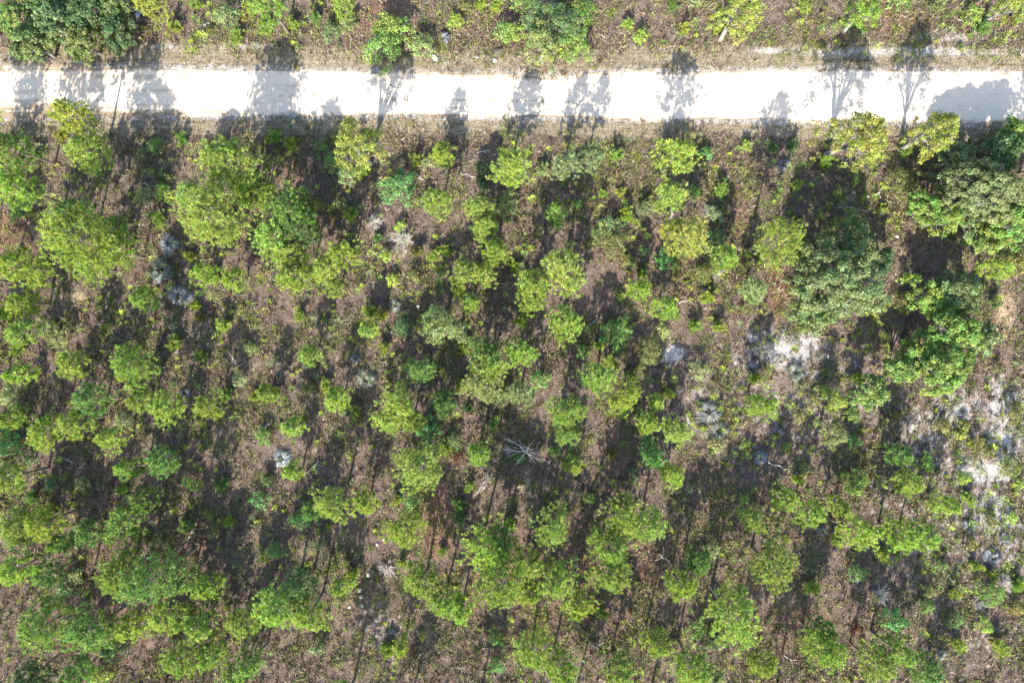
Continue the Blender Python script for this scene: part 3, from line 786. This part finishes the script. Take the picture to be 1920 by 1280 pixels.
# prototypes by size class; every later plant is a copy of one of them
PROTO = {}
def variants(k, rm, seed):
    """(mesh pair, its own radius, its own height) of a size class near radius rm (metres)"""
    if k == 'p': cls = [.75, 1.05, 1.4, 1.8, 2.3, 2.9]; nv = 4
    elif k == 's': cls = [.35, .6, .9]; nv = 4
    elif k == 'o': cls = [1.3, 1.9, 2.6, 4.2]; nv = 3
    elif k == 't': cls = [.95, 1.5, 2.5]; nv = 3
    else: cls = [.4, .65, 1.0, 1.6]; nv = 4
    c = min(cls, key=lambda q: abs(math.log(q / rm)))
    v = seed % nv
    if (k, c, v) not in PROTO:
        sd = int(c * 1000) * 10 + v + {'p': 1, 's': 2, 'o': 3, 't': 4, 'b': 5}[k] * 100000
        h = plant_height(k, c)
        if k == 'p': m = pine_meshes(c, h, sd)
        elif k == 's': m = sapling_meshes(c, h, sd)
        elif k == 'o': m = broadleaf_meshes(c, h, sd, dens=1.0, leaf=(.075, .13), bark=M_PALEBARK)
        elif k == 't': m = broadleaf_meshes(c, h, sd, clumps=int(32 * c ** 1.4 + 6), dens=.85, clump_r=(.24, .42), leaf=(.055, .10), bark=M_PALEBARK, flat=.6)
        else: m = broadleaf_meshes(c, h, sd, clumps=int(10 + 20 * c), dens=.85, clump_r=(.15 + .08 * c, .24 + .12 * c), leaf=(.045, .085), z0=.25, flat=.65)
        PROTO[(k, c, v)] = [m, c, h, None]
    return PROTO[(k, c, v)]

def plant_height(k, r):
    return {'p': 1.3 + 3.2 * r, 's': .45 + 1.5 * r, 'o': 1.8 + 1.5 * r, 't': 1.8 + 2.4 * r, 'b': .35 + 1.15 * r}[k]

def place(items, labels, first=0):
    for i, ((k, px, py, rp, tone), lab) in enumerate(zip(items, labels)):
        rnd = random.Random(i * 7919 + first)
        h = None
        rm = rp * S * 1.08
        for _ in range(3):
            hh = HEIGHTS.get((int(px), int(py))) or plant_height(k, rm) * (.92 + .16 * random.Random(i * 31 + 5).random())
            hc = hh * {'p': .72, 's': .6, 'o': .75, 't': .72, 'b': .55}[k]
            rm = rp * S * 1.06 * (CAM_H - hc) / CAM_H
        q = (CAM_H - hc) / CAM_H
        x, y = gx(px) * q, gy(py) * q
        z = float(ground_z(x, y))
        pr = variants(k, rm, i * 5 + (i // 3))
        (mt, mc), r0, h0, root0 = pr
        nm = KIND[k]
        if root0 is None:
            root = bpy.data.objects.new(nm[0], None); COL.objects.link(root)
            a = link('trunk' if k in 'pot' else 'stem', mt, root)
            c = link('crown' if k in 'pot' else 'foliage', mc, root)
            pr[3] = root
        else:
            root = root0.copy(); COL.objects.link(root)
            for ch in root0.children:
                cc = ch.copy(); COL.objects.link(cc); cc.parent = root
                if ch.name.startswith(('crown', 'foliage')): c = cc
        sx = rm / r0; sz = hh / h0
        root.location = (x, y, z - .02)
        root.rotation_euler = (rnd.gauss(0, .035), rnd.gauss(0, .035), rnd.uniform(0, 6.283))
        e = rnd.uniform(.89, 1.12)
        root.scale = (sx * e, sx / e, sz)
        base = np.array(TONE[tone][1])
        if k == 't': base = base * np.array([.70, .72, .65])
        if k == 'o': base = base * np.array([1.0, .90, .92])
        sp = .05 if k == 'o' else .14
        base = base * rnd.uniform(1 - sp, 1 + sp) * np.array([rnd.uniform(.94, 1.16), 1, rnd.uniform(.85, 1.25)])
        c.color = (*base, 1)
        tag(root, lab, nm[2], nm[3])

ITEMS = parse(PLANTS)
EDGE = parse(BEYOND)
LABELS = make_labels(ITEMS + EDGE)
place(ITEMS, LABELS[:len(ITEMS)])
place(EDGE, LABELS[len(ITEMS):], 50000)

# ------------------------------------------------------------------ palmettos
PALMS = [  # x, y, radius px, colour, fronds, label
    (315, 456, 30, (.22, .23, .22), 18, 'silvery grey palmetto, topmost of the left clump, open fans'),
    (298, 508, 33, (.030, .060, .028), 20, 'dark green palmetto between two grey ones in the left clump'),
    (336, 556, 36, (.24, .25, .23), 18, 'grey palmetto with long streaked fans, lowest of the left clump'),
    (525, 860, 25, (.17, .22, .22), 16, 'blue-grey palmetto star in brown litter, nothing touching it but a pine'),
    (684, 712, 30, (.10, .12, .040), 18, 'olive palmetto clump left of the lime pines in mid scene'),
    (664, 672, 18, (.12, .15, .14), 12, 'small blue-grey palmetto just above the olive one'),
    (1330, 772, 38, (.21, .22, .17), 22, 'large silver palmetto rosette with spiky radial fans on pale sand'),
    (1352, 806, 30, (.15, .16, .075), 16, 'olive-grey palmetto pressed against the lower side of the silver rosette'),
    (1426, 860, 24, (.20, .24, .25), 14, 'bluish palmetto in shade below the silver rosette'),
    (1494, 697, 28, (.12, .15, .07), 16, 'green-centred palmetto ringed by white sand'),
    (1470, 308, 22, (.22, .22, .22), 14, 'grey palmetto in tree shade below the road'),
    (740, 572, 17, (.12, .14, .13), 12, 'small dark grey palmetto in deep shade, mid scene'),
    (345, 738, 17, (.20, .22, .22), 12, 'grey palmetto tucked above a lime pine, left half'),
    (1866, 1048, 26, (.22, .24, .22), 16, 'large grey palmetto star in the lower right scrub'),
    (1822, 986, 20, (.18, .20, .16), 13, 'grey palmetto in scrub above the lower right palmetto star'),
    (1612, 1082, 20, (.15, .19, .19), 13, 'blue-grey palmetto below the pine at the scrub edge'),
    (1890, 1010, 18, (.20, .22, .18), 12, 'grey palmetto at the right edge, above the palmetto star'),
    (1545, 998, 18, (.16, .20, .13), 12, 'pale streaked palmetto between two lime pines, lower right'),
    (1770, 1226, 18, (.20, .22, .20), 12, 'small grey palmetto near the bottom right edge'),
    (1476, 620, 14, (.05, .06, .04), 10, 'tiny dark palmetto tuft beside white sand'),
]
for i, (px, py, rp, colr, nf, lab) in enumerate(PALMS):
    rnd = random.Random(i + 300)
    rm = rp * S
    q = (CAM_H - .5) / CAM_H
    x, y = gx(px) * q, gy(py) * q
    root = bpy.data.objects.new('palmetto', None); COL.objects.link(root)
    root.location = (x, y, float(ground_z(x, y)))
    sc = rm / 1.15
    root.scale = (sc, sc, min(sc, 1.0) if sc < 1 else sc * .8)
    st = link('stem', PALM_BASE, root)
    nf = int(nf * .75)
    for k in range(nf):
        f = link('frond', FANS[(k + i) % 5], root)
        th = k * 2.399 + rnd.uniform(-.5, .5)
        inner = k / nf
        f.rotation_euler = (rnd.uniform(-.3, .3), .42 - .75 * inner + rnd.uniform(-.3, .3), th)
        s_ = rnd.uniform(.62, 1.18) * (1.0 - .2 * inner)
        f.scale = (s_, s_, s_)
        f.location = (0, 0, .1 + .16 * inner)
        v = rnd.uniform(.30, .62)
        f.color = (colr[0] * v, colr[1] * v, colr[2] * v, 1)
    tag(root, lab, 'palmetto', 'palmettos on the forest floor')

# ------------------------------------------------------------------ dead wood
def snag(px, py, h, seed, lab, arms):
    """a standing dead stem; arms are (bearing in degrees, length in metres)"""
    rng = np.random.default_rng(seed)
    x, y = gx(px), gy(py)
    root = bpy.data.objects.new('dead_tree', None); COL.objects.link(root)
    root.location = (x, y, float(ground_z(x, y)))
    w = Wood()
    tilt = rng.normal(0, .08, 2)
    ax = np.array([(tilt[0] * z * h + .04 * math.sin(z * 5), tilt[1] * z * h, z * h - .1) for z in np.linspace(0, 1, 7)])
    w.tube(ax, np.linspace(.075, .03, 7), 7)
    link('trunk', w.mesh('trunk', M_DEAD), root)
    for th, L in arms:
        th = math.radians(th); turn = rng.normal(0, .5)
        s_ = np.linspace(0, 1, 9)
        z0 = h * rng.uniform(.55, .95)
        ang = th + turn * (s_ - .4)
        step = np.stack([np.cos(ang), np.sin(ang), rng.normal(0, .22, 9)], 1) * L / 8
        step[0] = 0
        pts = np.cumsum(step, 0) + np.array([0, 0, z0])
        pts[:, :2] += np.array([np.interp(z0, ax[:, 2], ax[:, 0]), np.interp(z0, ax[:, 2], ax[:, 1])])
        pts[1:] += rng.normal(0, .022 * L, (8, 3)); pts[:, 2] = np.maximum(pts[:, 2], .12)
        wb = Wood(); wb.tube(pts, np.linspace(.018 + .013 * L, .009, 9), 5)
        for q in range(int(3 + 4 * L)):
            s0 = rng.uniform(.15, .97); p = np.array([np.interp(s0, s_, pts[:, i]) for i in range(3)])
            d = unit(np.array([math.cos(th), math.sin(th), .1]) + rng.normal(0, .8, 3))
            l2 = L * rng.uniform(.15, .45) * (1.25 - s0)
            m = p + d * l2 * .5 + rng.normal(0, .08 * l2, 3); e = p + d * l2 + rng.normal(0, .16 * l2, 3)
            wb.tube([p, m, e], [.015, .011, .006], 4)
            for _ in range(2):
                e2 = m + unit(d + rng.normal(0, .9, 3)) * l2 * .5
                wb.tube([m, (m + e2) / 2, e2], [.011, .008, .005], 3)
        link('branch', wb.mesh('branch', M_DEAD), root)
    tag(root, lab, 'dead tree', 'bare dead trees')

snag(988, 842, 1.3, 5, 'bleached bare dead tree with long white spreading branches', [(172, 2.9), (140, 2.3), (20, 1.0), (60, 1.1), (-25, 2.4), (-50, 1.5), (-130, 1.6), (105, .9), (-8, 1.2)])
snag(918, 890, 1.5, 8, 'smaller grey leafless snag down left of the bleached dead tree', [(70, 1.4), (112, 1.2), (235, 2.2), (250, 1.5), (10, .8), (-40, .7)])
snag(1237, 1040, 2.0, 11, 'thin grey leafless snag among pines near the bottom', [(80, 1.0), (200, .8), (-30, .8), (130, .6)])
snag(322, 848, 1.6, 14, 'small pale leafless snag beside a mid-green pine, lower left', [(90, .8), (220, .7), (-20, .8), (150, .5)])
snag(1640, 365, 1.0, 17, 'tiny pale snag in oak shade below the road', [(60, .6), (200, .5), (-60, .5)])
snag(1118, 1205, 1.2, 19, 'tiny grey snag in deep shade near the bottom edge', [(20, .7), (160, .6), (-80, .5)])
snag(500, 800, 1.2, 23, 'tiny grey snag above the blue-grey palmetto', [(40, .6), (170, .6), (-70, .5)])

def dead_bush(px, py, rp, seed, lab, mat=M_DEAD):
    x, y = gx(px), gy(py)
    root = bpy.data.objects.new('dead_bush', None); COL.objects.link(root)
    root.location = (x, y, float(ground_z(x, y)))
    r = rp * S
    link('twigs', twig_bush_mesh(r, r * .75, seed, mat), root)
    w = Wood(); w.tube([(0, 0, -.1), (.02, .01, r * .2), (.04, .03, r * .4)], [.06, .05, .03], 6)
    link('stem', w.mesh('stem', M_DEAD), root)
    tag(root, lab, 'bush', 'leafless grey bushes')
M_RED = bark_material('red brown dead leaves', (.13, .055, .04), (.21, .095, .065))
dead_bush(755, 450, 34, 41, 'larger of two leafless grey bushes in mid scene')
dead_bush(702, 417, 21, 42, 'smaller whiter leafless bush up left of the larger grey one')
dead_bush(1325, 397, 15, 43, 'pale grey leafless bush above the dark bushes')
dead_bush(1432, 655, 26, 44, 'grey leafless bush on the white sand left of the sand palmetto')
dead_bush(1455, 680, 18, 45, 'low grey leafless bush touching the sand palmetto')
dead_bush(725, 1064, 22, 46, 'pale greyish leafless bush below a full lime pine, lower middle')
dead_bush(1860, 860, 20, 47, 'grey leafless bush on white sand at the right edge')
dead_bush(1700, 800, 20, 48, 'grey leafless bush on pale sand below the green oaks')
dead_bush(1345, 515, 16, 49, 'low grey leafless bush below the dark bushes')
dead_bush(1650, 1110, 24, 50, 'greyish leafless bush in the lower right scrub')
dead_bush(855, 857, 17, 51, 'red-brown dead bush right of the pine by the orange needles', M_RED)
dead_bush(1592, 738, 15, 52, 'red-brown dead bush beside the rounded green sand oak', M_RED)
dead_bush(1600, 1180, 16, 53, 'red-brown dead bush above the domed bottom pine', M_RED)
dead_bush(1880, 1090, 22, 54, 'grey leafless bush at the right edge in scrub')
dead_bush(1830, 1130, 18, 55, 'low grey leafless bush in the right-hand scrub')

def stick(px0, py0, px1, py1, rad, seed, lab, mat=M_DEAD):
    rng = np.random.default_rng(seed)
    a = np.array([gx(px0), gy(py0)]); b = np.array([gx(px1), gy(py1)])
    mid = (a + b) / 2; d = b - a; L = np.linalg.norm(d)
    root = bpy.data.objects.new('fallen_branch', None); COL.objects.link(root)
    z = float(max(ground_z(*a), ground_z(*b), ground_z(*mid)))
    root.location = (mid[0], mid[1], z + rad * .8)
    root.rotation_euler = (0, 0, math.atan2(d[1], d[0]))
    w = Wood(); s_ = np.linspace(-.5, .5, 7)
    pts = np.stack([s_ * L, rng.normal(0, .03 * L, 7), np.abs(rng.normal(0, .02, 7))], 1)
    w.tube(pts, np.linspace(rad, rad * .4, 7), 6)
    link('stick', w.mesh('stick', mat), root)
    for q in range(3):
        wt = Wood()
        p = pts[rng.integers(2, 6)]; e = p + np.array([rng.uniform(.1, .3) * L, rng.normal(0, .2) * L, .06])
        wt.tube([p, (p + e) / 2, e], [rad * .5, rad * .35, rad * .2], 4)
        link('twig', wt.mesh('twig', mat), root)
    tag(root, lab, 'branch', 'fallen branches')
stick(895, 287, 920, 282, .06, 1, 'short pale fallen branch in shade just below the road')
stick(778, 322, 800, 345, .06, 2, 'pale crooked fallen branch right of the emerald bush')
stick(1248, 418, 1264, 398, .06, 3, 'tan fallen branch left of the yellow-green pine by dark bushes')
stick(1268, 570, 1296, 560, .05, 4, 'thin white fallen branch on open litter, right of centre')
stick(198, 556, 200, 578, .05, 5, 'white fallen branch right of the tan sand spot')
stick(268, 345, 300, 352, .05, 6, 'thin pale fallen branch below the road, left quarter')
stick(575, 888, 598, 862, .07, 7, 'grey fallen branch up right of a small pine and the blue palmetto')
stick(350, 1012, 366, 988, .07, 8, 'grey fallen branch in shade right of the lower left pines')
stick(1684, 780, 1700, 780, .05, 9, 'thin pale fallen branch on sand left of the grey bush')
stick(1680, 1195, 1700, 1175, .05, 10, 'pale fallen branch in shade between lower right pines')
stick(1240, 1170, 1262, 1205, .08, 11, 'dark bent fallen branch among bottom pines', M_BARK)
stick(1195, 655, 1215, 640, .05, 12, 'small pale fallen branch at the white sand edge')
stick(860, 322, 905, 340, .04, 13, 'thin fallen branch between pines below the road')
stick(1470, 1228, 1500, 1240, .05, 14, 'grey fallen branch near the bottom edge, right of centre')
stick(1120, 600, 1100, 612, .05, 15, 'pale fallen branch above left of the vivid emerald bush')
stick(430, 660, 446, 690, .04, 16, 'thin grey fallen branch in open litter, left of centre')
stick(1630, 395, 1560, 390, .04, 17, 'long thin pale branch in oak shade below the road')
stick(1440, 865, 1500, 890, .05, 18, 'long grey fallen branch in litter below the bluish palmetto')
stick(110, 855, 140, 868, .05, 19, 'grey fallen branch in shade among left pines')
stick(1075, 930, 1095, 922, .04, 20, 'small grey fallen branch in deep shade, lower middle')

# ------------------------------------------------------------------ stones and rubble
def rock_mesh(name, seed, sx, sy, sz, k=3, jag=.18):
    rng = np.random.default_rng(seed)
    import bmesh
    bm = bmesh.new(); bmesh.ops.create_icosphere(bm, subdivisions=k - 1, radius=1)
    pl = [(unit(rng.normal(size=3)), rng.uniform(.55, .85)) for _ in range(9)]
    for v in bm.verts:
        c = np.array(v.co)
        for n_, d_ in pl:
            e = c @ n_
            if e > d_: c = c - n_ * (e - d_)
        c = c * (1 + rng.normal(0, jag * .2))
        v.co = Vector((c[0] * sx, c[1] * sy, c[2] * sz))
    me = bpy.data.meshes.new(name); bm.to_mesh(me); bm.free()
    me.materials.append(M_STONE)
    return me
def rock(px, py, rp, seed, lab, colr=(.55, .50, .43), asp=1.0):
    x, y = gx(px), gy(py); r = rp * S
    o = link('rock', rock_mesh('rock', seed, r, r * asp, r * .6), None, (x, y, float(ground_z(x, y)) + r * .2), (0, 0, seed * 1.7))
    o.color = (*colr, 1)
    tag(o, lab, 'rock', 'pale stones on the ground')
rock(258, 30, 7, 1, 'grey-white stone in dark shade beside the thicket beyond the road', (.45, .44, .43))
rock(383, 47, 4, 2, 'left of a tiny pair of white stones beyond the road')
rock(391, 45, 3.6, 3, 'right of a tiny pair of white stones beyond the road')
rock(815, 110, 5.5, 4, 'white stone on the weedy road edge below the debris lump', (.62, .60, .56), 1.6)
rock(928, 115, 5, 5, 'white stone below the grey slab at the weedy road edge', (.62, .60, .56))
rock(895, 108, 4, 6, 'small white stone between two others at the weedy road edge', (.55, .54, .5))
rock(690, 1077, 4.5, 7, 'topmost of the little row of white stones in the lower clearing', (.6, .52, .40))
rock(674, 1105, 5, 8, 'largest of the little row of white stones in the lower clearing', (.62, .55, .43))
rock(677, 1118, 4, 9, 'white stone just under the largest of the clearing row', (.6, .52, .40))
rock(655, 1137, 3.6, 10, 'white stone at the shaded left end of the clearing row', (.6, .52, .40))
rock(679, 1135, 3.6, 11, 'lowest white stone of the clearing row, on sunlit litter', (.6, .52, .40))
rock(707, 1020, 3.6, 12, 'small white stone left of a full pine above the clearing')
rock(719, 1011, 3.2, 13, 'tiny white stone touching the left side of a full pine')
rock(784, 575, 4, 14, 'tiny white stone in mid scene above the white-limbed pale tree')
rock(1600, 362, 4.5, 15, 'small cream stone in shade below the road near the oaks')
rock(1627, 369, 4, 16, 'small round cream stone just right of another in oak shade')
rock(1681, 444, 4, 17, 'cream stone at the right side of the largest oak')

root = bpy.data.objects.new('debris_lump', None); COL.objects.link(root)
root.location = (gx(835), gy(70), float(ground_z(gx(835), gy(70))))
for k, (dx, dy, sx, sy, c) in enumerate([(-.1, .42, .42, .26, (.035, .03, .035)), (-.05, .18, .40, .26, (.17, .165, .185)), (.12, -.18, .46, .24, (.12, .12, .14)), (.18, -.46, .32, .17, (.20, .195, .205)), (.3, .1, .18, .22, (.05, .05, .06))]):
    o = link('chunk', rock_mesh('chunk', 60 + k, sx, sy, .24), root, (dx, dy, .12), (.15 * (k % 3 - 1), .2 * (k % 2), .5 * k))
    o.color = (*c, 1)
tag(root, 'grey and black lump of broken debris in weeds beyond the road', 'debris')
root = bpy.data.objects.new('broken_slab', None); COL.objects.link(root)
root.location = (gx(934), gy(97), float(ground_z(gx(934), gy(97))))
for k, (dx, dy, sx, sy, c) in enumerate([(-.12, .1, .42, .16, (.06, .055, .06)), (.05, -.08, .40, .20, (.15, .14, .14)), (.32, .1, .2, .14, (.11, .10, .10))]):
    o = link('chunk', rock_mesh('chunk', 80 + k, sx, sy, .16), root, (dx, dy, .1), (.1, .15, .5))
    o.color = (*c, 1)
tag(root, 'broken grey slab with a dark edge in the weedy road edge', 'debris')

# ------------------------------------------------------------------ ground litter, grass and weeds (nobody could count them)
def field(n, seed, x0=-55, x1=55, y0=-39, y1=39):
    rng = np.random.default_rng(seed)
    x = rng.uniform(x0, x1, n); y = rng.uniform(y0, y1, n)
    off = np.maximum(y - road_top(x), road_bot(x) - y)
    return rng, x, y, off

def pick(rng, n, cols, w=None):
    c = np.array(cols)[rng.choice(len(cols), n, p=w)]
    return c * rng.uniform(.7, 1.3, (n, 1))

def litter():
    rng, x, y, off = field(620000, 101)
    sand = blob(x, y, SAND); tan = blob(x, y, TAN); nd = blob(x, y, NEEDLE)
    dens = .35 + .9 * vnoise(x, y, 2.5, 3, 3) - sand * .85 * (vnoise(x, y, 1.0, 8, 2) > .35) - tan * .9
    keep = (off > -.05) & (rng.uniform(0, 1, len(x)) < dens)
    x, y, nd = x[keep], y[keep], nd[keep]; n = len(x)
    th = rng.normal(1.37, .9, n); el = np.abs(rng.normal(0, .35, n))
    d = np.stack([np.cos(th) * np.cos(el), np.sin(th) * np.cos(el), np.sin(el)], 1)
    c = np.stack([x, y, ground_z(x, y) + .015], 1)
    v, f = spikes(c, d, rng.uniform(.10, .36, n), rng.uniform(.022, .055, n), rng)
    dry = pick(rng, n, [(.205, .16, .125), (.15, .112, .085), (.26, .21, .165), (.09, .068, .058), (.05, .040, .038), (.14, .102, .08)])
    ndl = pick(rng, n, [(.24, .15, .10), (.17, .10, .068), (.30, .20, .14), (.09, .054, .042)])
    col = np.where((rng.uniform(0, 1, n) < nd * .85)[:, None], ndl, dry)
    o = link('dry_litter', np_mesh('dry_litter', v, [f], [M_LITTER], {'col': col}))
    tag(o, 'dry needles, leaves and twigs strewn over the ground', kind='stuff')
litter()

def clumps(name, lab, n, seed, per, length, spread, cols, w, densf, up=.9, width=(.03, .06), onroad=-.0):
    rng, x, y, off = field(n, seed)
    keep = (off > onroad) & (rng.uniform(0, 1, n) < densf(x, y, off))
    x, y = x[keep], y[keep]; n = len(x)
    cc = pick(rng, n, cols, w)
    sc = rng.uniform(.6, 1.4, n)
    X = np.repeat(x, per) + rng.normal(0, 1, n * per) * np.repeat(sc, per) * spread
    Y = np.repeat(y, per) + rng.normal(0, 1, n * per) * np.repeat(sc, per) * spread
    th = rng.uniform(0, 6.283, n * per); el = rng.uniform(.2, up, n * per)
    d = np.stack([np.cos(th) * np.cos(el), np.sin(th) * np.cos(el), np.sin(el)], 1)
    c = np.stack([X, Y, ground_z(X, Y) + rng.uniform(0, .12, n * per)], 1)
    v, f = spikes(c, d, rng.uniform(*length, n * per) * np.repeat(sc, per), rng.uniform(*width, n * per) * 1.4, rng)
    o = link(name, np_mesh(name, v, [f], [M_LITTER], {'col': np.repeat(cc, per, 0) * rng.uniform(.75, 1.25, (n * per, 1))}))
    tag(o, lab, kind='stuff')

GREENS = [(.13, .155, .030), (.10, .125, .028), (.17, .175, .05), (.075, .11, .028), (.14, .14, .06)]
def d_weeds(x, y, off):
    return np.clip((vnoise(x, y, 4.0, 71, 4) - .44) * 3.0, 0.02, .9) * np.clip(off / 2.0, .05, 1) + .0
clumps('low_weeds', 'low yellow-green weeds scattered through the litter', 30000, 201, 14, (.12, .32), .17, GREENS, None, d_weeds, 1.2)
def d_grass(x, y, off):
    return np.clip(.42 + (vnoise(x, y, 5.0, 77, 3) - .5) * 1.8, 0.05, .9) * np.where(off > 1.5, 1, .25) * (1 - .75 * np.clip(blob(x, y, SAND), 0, 1)) * (1 - .7 * np.clip(blob(x, y, NEEDLE), 0, 1))
clumps('wiregrass', 'tufts of straw coloured wiregrass between the trees', 80000, 202, 11, (.26, .62), .09,
       [(.205, .16, .108), (.165, .128, .084), (.14, .142, .056), (.235, .19, .138), (.105, .08, .06), (.18, .118, .08), (.155, .165, .055)], None, d_grass, 1.1)
def d_under(x, y, off):
    return np.clip((vnoise(x, y, 3.2, 171, 4) - .40) * 2.6, 0.05, .9) * np.clip((off - .3) / 2.5, 0, 1)
clumps('undergrowth', 'low mixed green and grey undergrowth between the pines', 19000, 208, 36, (.16, .40), .30,
       [(.16, .20, .038), (.21, .245, .05), (.11, .155, .035), (.15, .16, .06), (.19, .17, .10), (.09, .12, .035), (.17, .14, .08)], None, d_under, 1.35, (.03, .055))
def d_young(x, y, off):
    return np.clip((vnoise(x, y, 6.0, 271, 3) - .36) * 2.4, 0.05, .8) * np.clip((off - .8) / 2.5, 0, 1)
def young():
    rng, x, y, off = field(8500, 209)
    keep = rng.uniform(0, 1, len(x)) < d_young(x, y, off)
    x, y = x[keep], y[keep]; n = len(x); per = 76
    r = .14 + .40 * rng.uniform(0, 1, n) ** 1.8; h = r * rng.uniform(1.4, 3.6, n)
    R = np.repeat(r, per); Hh = np.repeat(h, per); m = n * per
    u = rng.uniform(0, 1, m); th = rng.uniform(0, 6.283, m)
    rr = R * np.sqrt(rng.uniform(0, 1, m)) * (1 - .75 * u)
    X = np.repeat(x, per) + np.cos(th) * rr; Y = np.repeat(y, per) + np.sin(th) * rr
    d = unit(np.stack([np.cos(th), np.sin(th), rng.uniform(.2, 1.4, m)], 1) + rng.normal(0, .3, (m, 3)))
    c = np.stack([X, Y, ground_z(X, Y) + Hh * u], 1)
    v, f = spikes(c, d, rng.uniform(.14, .26, m), rng.uniform(.035, .06, m), rng)
    cc = pick(rng, n, [(.25, .31, .05), (.20, .25, .05), (.13, .20, .045), (.22, .22, .06), (.16, .19, .09)])
    o = link('young_growth', np_mesh('young_growth', v, [f], [M_LITTER], {'col': np.repeat(cc, per, 0) * rng.uniform(.7, 1.3, (m, 1))}))
    tag(o, 'knee-high seedlings and sprouts dotted through the scrub', kind='stuff')
young()
def d_verge(x, y, off):
    return np.where(off < 2.6, .9, 0.) * np.clip(1 + off / .6, 0, 1) ** 1.5 * np.clip(.3 + vnoise(x * .4, y * 2, 1.5, 79, 2), 0, 1)
clumps('verge_grass', 'short mown tan grass along both road edges', 26000, 203, 10, (.06, .16), .14,
       [(.24, .195, .125), (.20, .165, .095), (.14, .13, .06), (.33, .28, .205)], None, d_verge, 1.0, (.025, .045), -.6)
def d_greenverge(x, y, off):
    px = x / S + 960
    return np.where((y > 22) & (off < 3.0), 1., 0.) * np.exp(-((px - 900) / 150) ** 2) * .95
clumps('verge_weeds', 'green weeds along the far road edge near the debris', 16000, 204, 12, (.10, .24), .14, GREENS + [(.17, .19, .10)], None, d_greenverge, 1.2, (.03, .06), -.05)
def d_scrub(x, y, off):
    px = x / S + 960; py = 640 - y / S
    return np.clip(np.exp(-(((px - 1850) / 170) ** 2 + ((py - 1080) / 190) ** 2)) * 1.1, 0, .9)
clumps('grey_scrub', 'low grey-green scrub and lichen over the sandy lower right', 12000, 205, 16, (.10, .30), .18,
       [(.19, .20, .16), (.15, .165, .13), (.11, .12, .08), (.24, .245, .215), (.10, .125, .04)], None, d_scrub, 1.2)
def d_road(x, y, off):
    px = x / S + 960
    t = (road_top(x) - y) / (road_top(x) - road_bot(x))
    a = np.exp(-((t - .07) / .06) ** 2) * np.exp(-((px - 1015) / 90) ** 2)
    for c in (.62, .8, .9): a = a + .8 * np.exp(-((t - c) / .022) ** 2) * np.exp(-((px - 930) / 190) ** 2) * (vnoise(x, y, 1.2, 401, 2) > .42)
    a = a + .7 * np.exp(-((t - .55) / .025) ** 2) * np.exp(-((px - 600) / 70) ** 2) + .22 * np.exp(-((px - 725) / 26) ** 2) * (vnoise(x, y, .8, 402, 2) > .5)
    a = a + .35 * np.exp(-((t - .9) / .04) ** 2) * np.exp(-((px - 1190) / 130) ** 2) + .3 * np.exp(-((t - .12) / .03) ** 2) * (vnoise(x, y, 1.5, 403, 2) > .5)
    e = np.minimum(t, 1 - t)
    a = a + .30 * np.exp(-(e / .045) ** 2) + .3 * np.exp(-((t - .9) / .08) ** 2) * (px < 330)
    return np.where(off < 0, a, 0)
clumps('road_weeds', 'sparse dry weeds growing on the sand road', 170000, 206, 7, (.06, .18), .10, [(.10, .10, .045), (.17, .14, .08), (.12, .13, .04)], None, d_road, 1.0, (.03, .05), -6)
